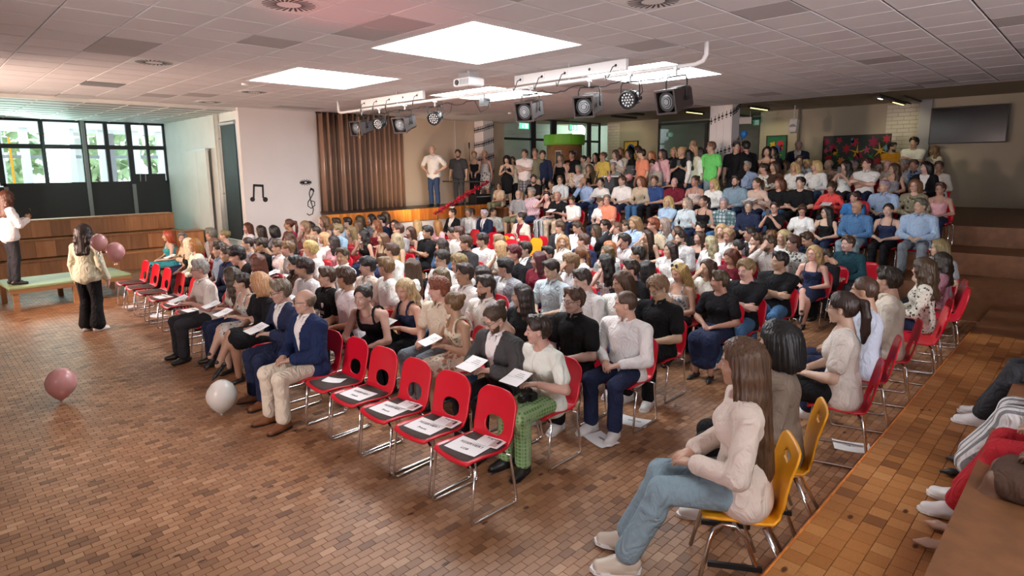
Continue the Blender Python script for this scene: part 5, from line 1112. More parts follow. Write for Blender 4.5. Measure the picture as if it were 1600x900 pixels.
CC = dict(white=(.78, .77, .76), offwhite=(.70, .67, .61), cream=(.70, .64, .52), black=(.009, .009, .011), grey=(.30, .31, .32), darkgrey=(.06, .06, .065), charcoal=(.035, .036, .042), lightgrey=(.48, .47, .44), navy=(.018, .026, .065), royal=(.012, .024, .078), navyblue=(.03, .07, .20), steel=(.22, .30, .40), denim=(.07, .17, .33), sky=(.30, .44, .62), lightblue=(.33, .47, .66), palblue=(.50, .58, .65), blue=(.05, .2, .5), teal=(.012, .05, .065), turquoise=(.05, .35, .42),
          pink=(.70, .40, .42), magenta=(.5, .03, .12), coral=(.72, .08, .075), red=(.42, .02, .03), burgundy=(.16, .015, .03), peach=(.74, .28, .17), mustard=(.58, .25, .02), yellow=(.66, .50, .12), lime=(.1, .6, .1), green=(.16, .62, .15), olive=(.19, .19, .12), darkolive=(.07, .055, .028), brown=(.09, .05, .035), beige=(.55, .43, .32), tan=(.30, .13, .05), taupe=(.25, .18, .145), greybeige=(.38, .35, .32), mauve=(.25, .13, .16),
          floralgrey=(.62, .60, .57), floralcream=(.72, .60, .48), floralwhite=(.74, .72, .68), floralmulti=(.66, .64, .60), floralolive=(.22, .20, .13), floralbw=(.62, .61, .56), redfloral=(.72, .62, .58), redstripe=(.72, .66, .66), whitestripe=(.7, .7, .7), greenplaid=(.45, .53, .52), blueplaid=(.03, .08, .24), bluecheck=(.42, .5, .66), plaidshorts=(.6, .58, .56), greencheck=(.10, .27, .06), jeans=(.03, .055, .12), jeanlight=(.23, .32, .37), greyblue=(.17, .20, .23), skin=(.5, .3, .2))
CWORD = dict(offwhite='off-white', darkgrey='dark grey', lightgrey='light grey', royal='deep blue', navyblue='navy blue', steel='steel blue', denim='denim blue', sky='sky blue', lightblue='light blue', palblue='pale blue', darkolive='dark olive', greybeige='grey-beige', floralgrey='grey patterned', floralcream='cream floral', floralwhite='white floral', floralmulti='colourful floral', floralolive='olive leafy', floralbw='black-white floral', redfloral='red floral', redstripe='red striped', whitestripe='striped', greenplaid='green plaid', blueplaid='blue plaid', bluecheck='blue checked')
HC = dict(black=(.010, .008, .008), dkbrown=(.022, .012, .008), brown=(.055, .028, .015), ltbrown=(.13, .07, .035), midbrown=(.095, .048, .027), redbrown=(.085, .026, .012), auburn=(.16, .05, .02), ginger=(.30, .11, .03), red=(.30, .045, .015), darkred=(.07, .010, .015), dkred=(.05, .012, .014), dkblond=(.20, .125, .06), blond=(.42, .29, .14), ashblond=(.30, .24, .165), whiteblond=(.60, .50, .36), grey=(.27, .26, .25), dkgrey=(.09, .085, .08), greybr=(.14, .115, .09), white=(.55, .54, .52))
HWORD = dict(midbrown='brown', dkbrown='dark brown', ltbrown='light brown', redbrown='reddish brown', darkred='dark red', dkred='dark red', dkblond='dark blond', ashblond='ash blond', whiteblond='white-blond', dkgrey='dark grey', greybr='greying')
TW = dict(tee='tee', polo='polo shirt', shirt='shirt', blouse='blouse', tank='sleeveless top', dress='dress', suit='jacket')
SW = dict(short='short {} hair', buzz='cropped {} hair', curly='curly {} hair', long='long {} hair', xlong='very long {} hair', wavy='wavy {} hair', bob='chin-length {} hair', bald='bald head', pony='{} ponytail', bun='{} hair bun', updo='pinned-up {} hair')
_mesh = {}
def cached(key, fn):
    if key not in _mesh: _mesh[key] = fn()
    return _mesh[key]
def pmesh(name, PF, smooth=True): return newmesh(name, PF[0], PF[1], smooth)
H_BODY = (.016, .023, .031); H_TOP = (.015, .022, .029); H_HEAD = (.0075, .0105, .0135); H_HAND = (.0075, .011, .0135); H_HAIR = (.0095, .0135, .017)
PAINT = {0: (0, 0, 0, 0), .25: (.36, .10, .09, .55), .5: (.06, .036, .024, .55), .75: (.58, .54, .50, .6), 1.: (.03, .022, .018, .85)}
def body_data(sex, pose, cross, stand, legs, rel, pitch, lod):
    J = skeleton(sex, pose, cross, stand); P, F = cached(('B', sex, pose, cross, stand, legs, lod), lambda: body_mesh(J, H_BODY[lod], legs)); V = [P]; Fs = [F]; n = len(P); pa = [np.zeros((n, 4))]
    for q in 'LR':
        hp, hf = cached(('H', J['curl'], lod), lambda: hand_mesh(J['curl'], H_HAND[lod], .0 if lod == 0 else .002)); hp = hp*(.86 if sex == 'f' else .95); 
        if q == 'L': hp = hp*np.array([1, -1, 1]); hf = hf[:, ::-1]
        x = J['hd'+q]; z = J['up'+q]-x*(J['up'+q]@x); z = unit(z); y = np.cross(z, x); R = np.stack([x, y, z], 1)
        V.append(hp@R.T+J['W'+q]+x*.012); Fs.append(hf+n); n += len(hp); pa.append(np.zeros((len(hp), 4)))
    hp, hf, code = cached(('D', sex, lod), lambda: head_mesh(sex, H_HEAD[lod])); R = np.array(Matrix.Rotation(math.radians(rel), 3, 'Z')@Matrix.Rotation(math.radians(pitch), 3, 'Y'))
    V.append(hp@R.T+J['head']); Fs.append(hf+n); pa.append(np.array([PAINT[round(float(c), 2)] for c in code]))
    me = newmesh('body', np.concatenate(V), np.concatenate(Fs), True); at = me.color_attributes.new('paint', 'FLOAT_COLOR', 'POINT'); at.data.foreach_set('color', np.concatenate(pa).astype(np.float32).ravel()); me.materials.append(SKIN); return me
def glasses_mesh(n):
    mb = MB()
    for s in (1, -1):
        mb.tube([(.096, s*.034+.023*math.cos(a), .010+.019*math.sin(a)) for a in np.linspace(0, 2*PI, n, endpoint=False)], .0022, 4, closed=True); mb.tube([(.096, s*.057, .014), (.04, s*.082, .014), (-.02, s*.086, .008)], .0022, 4)
    mb.tube([(.1, .011, .014), (.1, -.011, .014)], .0022, 4); return mb.mesh('glasses')
GL = glasses_mesh(12); GL.materials.append(M['black'])
SUNG = MB()
for s in (1, -1): SUNG.lathe([(0, 0), (.028, 0), (.028, .004), (0, .006)], 12, Matrix.Translation((.045, s*.036, .128))@Matrix.Rotation(1.1, 4, 'Y'))
SUNG.tube([(.045, .01, .132), (.045, -.01, .132)], .003, 5); SUNG = SUNG.mesh('sunglasses'); SUNG.materials.append(M['black'])
def collar_mesh(J):
    dr, fw = J['dr'], J['fw']; P = []
    for k in range(15):
        a = math.radians(22+316*k/14); P.append(J['nb']+dr*(.025+.018*(1-math.cos(a))/2*1.2)+fw*(.062*math.cos(a)+.004)+V3(0, .066*math.sin(a), 0))
    mb = MB().tube(P, .0135, 6)
    for p, s in ((P[0], 1), (P[-1], -1)): q = p+fw*.03-dr*.055+V3(0, s*.016, 0); mb.tube([p, (p+q)/2+fw*.006, q], [.014, .016, .004], 5)
    return mb.mesh('collar', True)
SOLE = {}
def build_shoes(root, J, kind, color, lod):
    me = cached(('shoe', kind, lod), lambda: pmesh('shoe', shoe_mesh(kind, .010 if lod == 0 else .016)))
    if not me.materials: me.materials.append(M_SHOE)
    for n in 'LR':
        x = J['toe'+n]; y = unit(np.cross(V3(0, 0, 1), x)); z = np.cross(x, y); Mx = Matrix([[x[0], y[0], z[0], J['A'+n][0]], [x[1], y[1], z[1], J['A'+n][1]], [x[2], y[2], z[2], J['A'+n][2]], [0, 0, 0, 1]])
        o = link('shoe', me, None, root, color=color); o.matrix_local = Mx
        if lod == 0 and kind != 'pump':
            if kind not in SOLE:
                out = [(-.09, .0), (-.075, .034), (-.02, .042), (.05, .044), (.13, .05), (.175, .036), (.195, .0), (.175, -.036), (.13, -.05), (.05, -.044), (-.02, -.042), (-.075, -.034)]; SOLE[kind] = MB().prism(out[::-1], .022 if kind == 'sneaker' else .014, z0=-.094).mesh('sole'); SOLE[kind].materials.append(M['white' if kind == 'sneaker' else 'black'])
            link('sole', SOLE[kind], None, o)
M_SHOE = mat('shoe_leather', (.1, .1, .1), .4, objcol=True)
SKINS = [(.56, .34, .24), (.60, .37, .27), (.50, .29, .20), (.63, .41, .31), (.44, .25, .165), (.57, .36, .27)]
DEFB = ['black', 'navy', 'charcoal', 'jeans', 'black', 'navy', 'denim']
def make_person(i, r, label, group, depth):
    x, y, z, s, bh, rel, zone, sex, style, hair, top, col, pose, ex = r
    body_sex = 'm' if sex == 'c' else sex; lod = 0 if depth < 7.4 else 1 if depth < 11.2 else 2; stand = 1 if zone in 'WTUV' else 0; cross = int(ex.get('cross', 0)); pitch = float(ex.get('pitch', 4 if lod == 0 else 3))
    root = thing('person', label, 'person', (x, y, z), math.radians(bh), group); root.scale = (s, s, s)
    dress = top == 'dress'; bt = ex.get('bt') or DEFB[(i*5) % 7]; bkind = 'trousers'
    if bt in ('blackskirt', 'navyskirt'): bkind = 'skirt' if bt == 'blackskirt' else 'longskirt'; bt = bt[:-5]
    if ex.get('shorts'): bkind = 'shorts'
    if ex.get('wide'): bkind = 'wide'
    if dress: bkind = 'skirt' if ex.get('legs') or stand else 'longskirt'; bt = col
    if bt == 'skin': bt = col
    if ex.get('legs') and bkind == 'trousers': bkind = 'skirt'; bt = ex.get('bt') or col
    legs = bkind in ('skirt', 'shorts', 'longskirt'); J = skeleton(body_sex, pose, cross, stand); key = (body_sex, pose, cross, stand)
    sk = SKINS[(i*7+3) % 6]; 
    if ex.get('skin'): sk = (.20, .10, .06)
    sk = tuple(c*random.uniform(.80, .92) for c in sk)
    me = cached(('body',)+key+(legs, rel, pitch, lod), lambda: body_data(body_sex, pose, cross, stand, legs, rel, pitch, lod)); link('body', me, None, root, color=sk)
    HM = Matrix.Translation(J['head'])@Matrix.Rotation(math.radians(rel), 4, 'Z')@Matrix.Rotation(math.radians(pitch), 4, 'Y')
    def headpiece(nm, me, mt, color=None, par=None):
        if not me.materials: me.materials.append(mt)
        o = link(nm, me, None, par or root, color=color); o.matrix_local = HM if par is None else Matrix(); return o
    hc = HC[hair]; hc = tuple(c*random.uniform(.85, 1.15) for c in hc)
    ho = headpiece('hair', cached(('hair', style, lod), lambda: pmesh('hair', hair_mesh(style, H_HAIR[lod]))), HAIR, hc)
    if ex.get('beard'): headpiece('beard', cached(('beard', lod), lambda: pmesh('beard', beard_mesh(H_HEAD[lod]*1.1))), HAIR, tuple(c*1.2 for c in hc))
    if ex.get('glasses'): headpiece('glasses', GL, M['black'])
    if ex.get('sunglasses'): headpiece('sunglasses', SUNG, M['black'])
    if ex.get('fascinator'):
        mb = MB()
        for k in range(7): a = k*.9; mb.tube([(.0, .02, .13), (.03*math.cos(a), .02+.05*math.sin(a), .17), (.07*math.cos(a), .02+.09*math.sin(a), .18+.02*(k % 2))], [.006, .016, .003], 5)
        headpiece('fascinator', mb.mesh('fascinator', True), M['white'])
    ht = H_TOP[lod]; cm = CL.get(col, CL['plain']); kind = 'shirtshort' if top == 'shirt' and ex.get('ss') else top
    def garment(nm, k, mt, c, kd=None):
        me = cached((k,)+key+(lod, mt.name), lambda: pmesh(nm, top_mesh(J, k, ht) if kd is None else bottom_mesh(J, k, ht*1.12)))
        if not me.materials: me.materials.append(mt)
        return link(nm, me, None, root, color=c)
    c = CC[col]; c = tuple(v*random.uniform(.94, 1.04) for v in c)
    tn = {'suit': 'jacket', 'tank': 'sleeveless_top', 'dress': 'dress_top', 'tee': 'tee_shirt', 'polo': 'polo_shirt'}.get(top, top); g = garment(tn, kind, cm, c)
    if top == 'suit':
        ic = CC['burgundy'] if col == 'cream' else CC['white']; u = garment('undershirt', 'undershirt', CL['plain'], ic)
        if ex.get('tie'): J_ = J; mb = MB(); f, d, h = J['fw'], J['dr'], J['hip']; mb.tube([h+d*.47+f*.085, h+d*.40+f*.125, h+d*.2+f*.135], [.014, .024, .03], 6); link('tie', mb.mesh('tie', True), CL['plain'], root, color=CC['steel'])
    if kind in ('shirt', 'shirtshort', 'polo') or (top == 'suit' and sex == 'm'):
        co = cached(('collar',)+key, lambda: collar_mesh(J))
        if not co.materials: co.materials.append(CL['plain'])
        link('collar', co, None, root, color=CC['white'] if top == 'suit' else c)
    if ex.get('bow'): p = J['nb']+J['fw']*.075-J['dr']*.005; mb = MB(); mb.box(p, (.02, .02, .02)); [mb.tube([p, p+V3(0, q*.045, 0)], [.008, .022], 5) for q in (1, -1)]; link('bow_tie', mb.mesh('bow_tie'), M['black'], root)
    if kind in ('polo', 'shirt') and ex.get('tie') and top != 'suit': mb = MB(); f, d, h = J['fw'], J['dr'], J['hip']; mb.tube([h+d*.47+f*.085, h+d*.40+f*.135, h+d*.2+f*.138], [.014, .024, .03], 6); link('tie', mb.mesh('tie', True), CL['plain'], root, color=CC['burgundy'])
    garment({'trousers': 'trousers', 'wide': 'trousers', 'shorts': 'shorts'}.get(bkind, 'skirt'), bkind, CL.get(bt, CL['plain']), CC[bt], 1)
    shk = ex.get('shoes') or ('pump' if legs and body_sex == 'f' else ['black', 'white', 'black'][i % 3]); 
    build_shoes(root, J, 'pump' if shk in ('pump', 'nude') else 'sneaker' if shk in ('white', 'beige') else 'oxford', {'white': (.72, .71, .70), 'beige': (.55, .47, .38), 'tan': (.20, .075, .03), 'pump': (.012, .012, .013), 'nude': (.5, .33, .25)}.get(shk, (.014, .013, .013)), lod)
    MW = Matrix.Translation((x, y, z))@Matrix.Rotation(math.radians(bh), 4, 'Z')@Matrix.Scale(s, 4)
    return J, MW, root
PEOPLE = """
4.03 14.43 0.0 0.931 179 -15 F f bob red dress turquoise lap -
4.09 13.43 0.0 0.951 179 60 F f short greybr blouse beige prog -
3.79 12.34 0.0 0.941 182 -60 F f long whiteblond dress black lap -
3.75 11.85 0.0 0.961 180 -15 F f bob ginger blouse offwhite lap bt=black
2.82 8.57 0.0 1.005 178 -15 F m short grey shirt offwhite prog ss=1,bt=charcoal,shoes=black,glasses=1
4.48 13.14 0.0 1.006 183 -60 F m short greybr tee grey lap -
4.84 13.42 0.0 0.939 181 -30 F f updo dkblond tank beige lap -
4.15 12.05 0.0 0.936 178 -60 F f long ltbrown tee white lap -
3.69 10.46 0.0 0.999 176 -15 F m short dkbrown shirt steel lap ss=1
3.61 9.93 0.0 0.984 182 -15 F m short brown shirt navy lap -
3.94 9.47 0.0 1.095 179 -30 F m curly black polo black lean pitch=15
3.04 8.1 0.0 0.949 177 -45 F f long brown tank offwhite prog bt=navy
3.0 7.64 0.0 0.929 182 -30 F f short dkbrown dress floralgrey prog bt=skin,legs=1,cross=1
2.96 7.18 0.0 0.971 180 -45 F f bob blond tee black lap bt=blackskirt,legs=1,cross=1
2.9 6.31 0.0 1.005 178 -15 F m short greybr suit navy prog glasses=1,bt=navy,shoes=tan,pitch=10
2.78 5.65 0.0 0.999 183 -30 F m bald greybr suit royal lap glasses=1,bt=cream,shoes=tan
5.81 14.6 0.0 0.952 181 0 F f long redbrown tee white lap -
5.79 13.82 0.0 0.939 178 -45 F f long dkbrown tee white lap -
5.9 13.38 0.0 0.953 176 -60 F f bob black tee grey lap -
6.43 13.72 0.0 1.022 182 -30 F f pony redbrown tee magenta lap glasses=1
6.67 13.19 0.0 1.011 179 0 F f wavy dkblond tank beige chin -
6.85 13.54 0.0 0.959 177 15 F f bob black tee black lap -
7.13 13.34 0.0 1.051 182 -15 F f wavy ltbrown tank black lap -
6.15 11.89 0.0 1.0 180 -30 F m buzz dkbrown tee white lap -
4.36 10.98 0.0 0.991 178 -15 F m buzz dkbrown tee grey lap -
4.42 10.53 0.0 0.998 183 -30 F m short dkbrown polo black lap pitch=20
4.52 10.07 0.0 0.99 181 -30 F m short brown shirt white lap -
4.54 9.62 0.0 1.011 178 -30 F m short ltbrown shirt white prog -
5.49 11.73 0.0 0.946 176 -45 F f wavy brown tee black lap -
4.67 9.21 0.0 1.012 182 -60 F m curly blond tee white lap -
5.23 10.3 0.0 0.999 179 -30 F m short dkblond tee white lap -
5.95 11.17 0.0 0.946 177 -15 F f long blond tee white lap -
5.73 10.42 0.0 0.946 182 -45 F f long dkbrown blouse pink lap -
3.7 9.02 0.0 0.955 180 -60 F f long redbrown tee white lap -
3.81 7.97 0.0 0.995 178 -15 F m short black shirt brown lap beard=1
3.78 7.52 0.0 1.01 183 -45 F m curly dkbrown shirt white prog -
3.67 6.85 0.0 0.982 181 -30 F m short brown polo black lap print=club
4.66 8.18 0.0 0.999 176 30 F m short brown shirt white lap -
7.46 13.37 0.0 1.002 182 -30 F m short brown tee lightblue lap -
6.6 11.75 0.0 1.006 179 -30 F m short dkblond shirt lightblue lap -
7.77 13.37 0.0 0.996 177 -30 F m short dkbrown tee white lap -
8.08 13.33 0.0 1.021 182 -60 F f long brown tee grey lap -
8.41 13.31 0.0 1.027 180 -15 F f long black tee grey lap -
8.82 13.31 0.0 1.055 178 -45 F f long brown tee pink lap -
8.44 12.89 0.0 1.025 183 -45 F m short black polo navy lap -
7.77 12.91 0.0 0.954 165 -60 F f long ltbrown tee white lap -
8.08 12.58 0.0 0.958 178 -15 F f wavy auburn dress burgundy lap -
8.5 12.44 0.0 0.949 176 45 F f long dkbrown tee black lap glasses=1
7.43 10.7 0.0 1.011 182 -45 F m short brown tee grey lap -
7.02 11.94 0.0 0.939 179 -15 F f long dkblond dress red lap -
6.82 10.95 0.0 0.957 177 -30 F f wavy black tank black chin -
6.71 10.23 0.0 0.938 182 -15 F f long ltbrown tank brown lap -
6.72 9.77 0.0 0.953 180 -60 F f wavy ashblond tank yellow lap -
7.85 10.88 0.0 0.934 178 0 F f long brown tank black lap -
8.87 12.01 0.0 0.946 173 -60 F f long blond tee white lap -
7.51 9.92 0.0 0.999 181 -15 F m curly black polo black crossed bt=black
9.18 11.61 0.0 0.946 178 -60 F f long ginger blouse pink lap -
5.49 8.08 0.0 0.999 170 -60 F m short brown shirt white lap -
4.45 7.17 0.0 0.981 182 -30 F m curly black shirt cream lap ss=1
4.45 6.7 0.0 1.017 167 -60 F m short ltbrown tee white lap -
4.98 6.87 0.0 0.948 152 -60 F f long brown tee white lap -
3.67 6.38 0.0 1.017 174 -60 F m short brown shirt white lap ss=1
3.75 5.83 0.0 1.029 205 0 F f bun dkbrown tank black lean bt=black,necklace=1
4.04 5.63 0.0 0.951 178 15 F f wavy blond tank navy prog pitch=15,bt=black
4.05 5.1 0.0 0.998 183 -45 F m curly auburn polo cream lap bt=greyblue
3.95 4.64 0.0 0.952 166 -60 F f bun ltbrown dress floralcream prog legs=1
3.7 3.77 0.0 0.993 178 -15 F m bun brown suit darkgrey prog glasses=1,beard=1,pitch=30,bt=black
4.76 5.97 0.0 0.945 176 0 F f long ltbrown tee white lap -
5.43 6.76 0.0 0.998 182 -15 F m curly dkbrown shirt white lap glasses=1
5.34 6.28 0.0 0.999 179 -15 F m curly dkblond tee white lap -
6.74 8.4 0.0 0.946 177 -45 F f wavy dkbrown tee denim lap -
8.21 9.89 0.0 0.946 182 -30 F f short dkbrown tee pink lap -
7.96 9.36 0.0 0.999 180 -60 F m short brown tee white lap -
6.91 7.94 0.0 0.999 178 -30 F m curly brown polo charcoal lap -
7.45 8.1 0.0 0.988 183 -45 F m curly dkbrown tee white lap -
7.42 7.63 0.0 0.999 171 -60 F m short dkblond tee white lap -
7.22 7.28 0.0 0.971 176 -60 F f long blond tee white chin -
6.53 6.39 0.0 0.999 176 -15 F m curly darkred tee black lap -
7.0 6.6 0.0 0.999 182 -30 F m short dkbrown suit charcoal lap -
4.77 5.5 0.0 1.019 179 -15 F m short dkbrown shirt white lap -
5.2 5.66 0.0 0.95 167 -60 F f long dkbrown tee black lap -
4.51 4.85 0.0 0.993 182 -15 F m short dkbrown polo white lap beard=1
5.65 5.69 0.0 0.976 180 -60 F m curly black suit grey lap -
4.61 4.39 0.0 0.952 178 -45 F f long dkbrown tee black lap -
11.13 13.37 0.0 1.026 183 -15 F f short dkbrown suit black lap fascinator=1
11.52 13.12 0.0 1.018 181 30 F m short dkgrey shirt white lap glasses=1
11.87 13.38 0.0 0.997 178 -15 F m short brown tee pink lap -
12.3 13.31 0.0 0.979 176 -30 F f short dkbrown tee burgundy lap -
11.66 12.6 0.0 0.999 182 0 F m short white suit navy lap tie=1
12.26 12.88 0.0 1.004 215 60 F m short dkbrown shirt white lap -
11.04 10.56 0.0 1.039 182 -45 F f bun dkbrown suit cream lap -
6.95 6.08 0.0 0.978 180 0 F m short black tee darkgrey lap beard=1
6.53 5.89 0.0 0.968 178 -45 F f long darkred tee burgundy lap -
10.12 8.49 0.0 0.993 182 -60 F m curly brown suit charcoal lap -
8.55 7.11 0.0 0.946 181 30 F f wavy blond shirt white lap -
10.15 8.03 0.0 1.011 178 -15 F m short brown shirt white lap pitch=20
8.5 6.59 0.0 0.999 175 -60 F m short brown polo navy lap -
10.57 7.87 0.0 0.942 182 -45 F f long brown suit black lap glasses=1
11.03 7.96 0.0 0.993 179 -30 F m curly dkbrown shirt palblue lap -
10.83 7.44 0.0 1.012 177 -30 F m short ltbrown suit charcoal face -
11.19 7.5 0.0 1.003 182 -60 F m short brown tee white lap -
10.74 7.0 0.0 1.112 180 -15 F f long dkblond shirt lightblue lap pitch=15
7.5 5.86 0.0 0.948 156 -60 F f pony auburn shirt white lap -
6.46 5.16 0.0 1.008 183 -30 F m curly dkblond shirt white face -
5.83 5.02 0.0 0.999 181 -15 F m short dkbrown polo palblue lap pitch=20
8.95 5.97 0.0 1.007 178 -15 F m curly dkbrown shirt white face -
8.39 5.96 0.0 0.947 169 -60 F f long ginger tee white lap -
7.92 5.67 0.0 0.944 182 -30 F f long ltbrown tee grey lap -
7.16 5.07 0.0 0.957 179 -60 F f wavy black dress floralwhite chin -
7.65 4.91 0.0 0.999 177 -60 F m short black shirt navy lap -
8.54 5.44 0.0 0.946 160 -60 F f long ltbrown tee white lap -
10.38 6.42 0.0 0.964 180 -30 F f long dkbrown tank black face -
11.18 7.03 0.0 0.958 178 -45 F f short redbrown tee grey lap -
10.75 6.56 0.0 1.091 183 -45 F f curly auburn tee beige lap -
11.2 6.59 0.0 1.079 181 -45 F f long ashblond shirt palblue lap -
11.0 6.16 0.0 0.975 178 -45 F f long brown tank beige lap -
9.92 5.48 0.0 0.999 176 -15 F m short dkbrown suit lightgrey lap beard=1
8.86 5.08 0.0 0.946 182 -30 F f long dkbrown suit white lap -
6.48 4.26 0.0 0.999 179 -45 F m short dkbrown shirt black lap -
6.96 4.32 0.0 0.942 151 -60 F f long black tee black lap -
5.52 4.28 0.0 0.998 182 -30 F m short dkbrown shirt white lap pitch=15
5.68 3.84 0.0 0.999 180 -30 F m bob brown shirt white lap bow=1,pitch=10
4.61 3.67 0.0 0.999 178 -15 F m short brown polo black lap glasses=1,bt=black,shoes=white
4.82 3.21 0.0 0.999 183 -60 F m buzz brown shirt white lap bt=navy,shoes=white
5.68 3.37 0.0 1.001 181 -15 F m curly dkblond polo black lap glasses=1,pitch=25,bt=black,shoes=white
7.01 3.87 0.0 0.95 178 -15 F f long blond tank floralmulti lap sunglasses=1,pitch=20
7.67 3.77 0.0 0.954 176 -15 F f long brown tee white face -
6.82 3.23 0.0 0.946 182 -60 F f short brown tee black lap bt=navyskirt
10.12 4.99 0.0 0.946 163 -60 F f wavy ashblond shirt white lap -
11.13 5.71 0.0 1.057 177 -15 F m short black tee black lap -
11.08 5.26 0.0 1.043 182 0 F f wavy blond tank white lap -
10.74 4.95 0.0 1.009 180 -15 F m curly blond shirt white lap pitch=15
9.97 4.42 0.0 0.946 160 -60 F f pony black tee burgundy lap -
8.82 3.99 0.0 0.951 183 -30 F f long redbrown tee burgundy prog pitch=25
3.75 3.32 0.0 0.963 181 -45 F f short dkbrown tee white prog bt=greencheck,camera=1
10.7 5.52 0.0 0.948 178 -15 F f long brown tank black lap -
7.34 3.17 0.0 0.999 182 -15 F m curly dkblond tee black crossed bt=denim,pitch=10
8.31 3.13 0.0 0.999 179 -45 F m short black tee black crossed bt=denim
9.92 3.19 0.0 0.946 177 -15 F f wavy blond dress navy lap glasses=1,legs=1,cross=1
10.12 3.93 0.0 1.021 182 -30 F m short brown shirt lightgrey face beard=1
10.43 3.69 0.0 0.997 180 -45 F m curly brown shirt floralgrey lap glasses=1
11.15 3.71 0.0 1.001 178 -30 F m short brown shirt navy lap pitch=25
10.79 3.99 0.0 1.043 183 -30 F f long blond tee white lap -
11.09 4.3 0.0 0.996 167 -60 F f short auburn tee brown lap -
10.56 4.31 0.0 1.012 178 -45 F m short brown tee darkgrey chin -
11.17 4.74 0.0 1.017 176 -45 F m short dkbrown suit navy lap -
10.99 3.02 0.0 0.997 182 -30 F m short brown shirt teal lap -
10.55 3.18 0.0 0.857 155 -60 F m short dkbrown shirt black lap pitch=35
12.01 11.58 0.55 1.016 182 30 A m bald grey tee grey lap glasses=1,beard=1,bt=olive,shorts=1
12.04 11.12 0.55 1.064 180 0 A f short grey shirt redstripe lap -
12.15 10.58 0.55 0.998 178 30 A f short dkbrown tank black face bt=whitestripe
12.15 10.24 0.55 1.007 183 0 A m bald brown tee black prog bt=beige
12.11 9.78 0.55 0.924 181 15 A m short brown tee white lap pitch=30,bt=navy
12.16 8.91 0.55 0.894 179 60 A f short ltbrown tee white lap pitch=15,bt=navy
12.17 8.73 0.55 0.957 176 30 A m short greybr shirt peach lap glasses=1,ss=1,bt=charcoal
12.19 7.12 0.55 0.957 182 0 A f wavy blond shirt lightblue crossed glasses=1
12.3 6.68 0.55 0.938 179 -15 A f bob ashblond shirt palblue lap -
12.32 6.28 0.55 0.985 177 -15 A f pony dkbrown tank black lap -
12.35 5.84 0.55 0.955 182 0 A m short grey shirt greenplaid lap glasses=1,ss=1
12.38 5.31 0.55 0.914 180 15 A m short greybr shirt navy lap glasses=1
12.37 4.79 0.55 0.913 178 0 A f short dkbrown tee black phone glasses=1
12.44 4.27 0.55 0.885 183 15 A f short brown tee white lap glasses=1,pitch=30
12.47 3.84 0.55 0.866 181 -45 A f long black tank black lap glasses=1
12.5 3.32 0.55 0.97 178 -30 A m bald dkbrown shirt denim lap glasses=1,bt=jeanlight
12.53 2.82 0.55 0.937 176 0 A f pony dkbrown tank navy lap bt=black
12.56 2.35 0.55 1.012 182 -30 A m short dkgrey shirt sky lap bt=greyblue
13.22 12.12 0.93 1.018 177 45 B m short dkbrown tee black lap beard=1
13.22 11.48 0.93 0.896 182 0 B f short dkbrown tank black phone -
13.28 11.16 0.93 1.002 180 30 B m short brown shirt white lap glasses=1,tie=1,ss=1
13.43 10.35 0.93 0.988 178 -15 B m bald brown shirt lightblue chin beard=1
13.42 9.81 0.93 0.96 183 15 B f short black blouse white prog -
13.4 9.14 0.93 0.994 181 -15 B m short brown polo white lap -
13.43 8.6 0.93 0.989 178 -15 B f bob auburn blouse beige lap -
13.46 8.21 0.93 0.996 176 15 B m short redbrown polo navyblue lap -
13.49 7.67 0.93 0.976 182 15 B m bald greybr polo burgundy lap -
13.52 7.14 0.93 1.006 179 -15 B f bun brown tank redfloral lap -
13.55 6.68 0.93 0.95 177 -15 B f wavy blond blouse white lap -
13.58 6.16 0.93 1.007 182 0 B m short dkbrown shirt steel lap beard=1
13.67 5.68 0.93 0.973 180 -30 B f pony brown blouse beige prog -
13.64 5.2 0.93 0.969 178 -30 B f bob redbrown tee black lap -
13.66 4.76 0.93 0.983 183 -15 B m short black tee black lap -
13.76 4.16 0.93 0.909 181 0 B f bun brown shirt coral prog pitch=30
13.37 3.62 0.93 0.76 178 -30 C c curly brown tee blue lap child=1
13.76 3.2 0.93 0.939 176 -30 B m short grey polo lightblue lap -
13.79 2.7 0.93 0.953 182 -15 B f bob ltbrown blouse floralolive lap glasses=1
13.81 2.29 0.93 0.909 179 -15 B f short brown tank pink lap glasses=1
14.49 11.86 1.3 0.997 182 30 C f short ginger blouse floralcream lap -
14.46 12.32 1.3 0.964 180 0 C f short brown tee black lap -
14.51 11.48 1.3 0.939 178 0 C f short grey blouse white lap -
14.53 11.1 1.3 0.954 183 0 C f bob ltbrown tank black lap -
14.55 10.83 1.3 1.005 181 30 C m short brown polo darkolive lap -
14.57 10.52 1.3 1.026 178 0 C f short brown tee black lap -
14.58 10.25 1.3 0.989 176 15 C m short grey tee grey lap -
14.81 6.45 1.3 0.976 182 -15 C m short grey shirt bluecheck lap -
14.89 6.03 1.3 0.933 175 -60 C f short dkbrown blouse floralwhite prog -
14.85 5.8 1.3 0.963 177 -30 C f bob brown tee brown lap -
15.75 5.9 1.3 0.985 182 0 D f bob brown tee yellow lap -
14.88 5.34 1.3 0.95 180 -15 C f long blond blouse white lap -
15.77 5.54 1.3 1.07 178 15 D m short dkbrown shirt palblue lap -
15.78 5.38 1.3 0.994 183 -15 D f short blond tee grey lap -
14.91 4.88 1.3 0.973 181 -60 C f bob blond blouse white lap -
15.81 4.89 1.3 0.994 178 -45 D m bald grey tee beige lap -
14.9 4.27 1.3 0.957 176 -45 C f wavy black tank white phone -
15.84 4.37 1.3 0.959 182 -30 D m short grey tee lime lap -
14.88 3.85 1.3 0.993 179 -30 C m short dkred polo white crossed -
15.87 3.83 1.3 0.893 177 15 D f short grey tee burgundy lap -
15.0 3.35 1.3 0.905 182 -45 C f wavy brown tank grey lap glasses=1
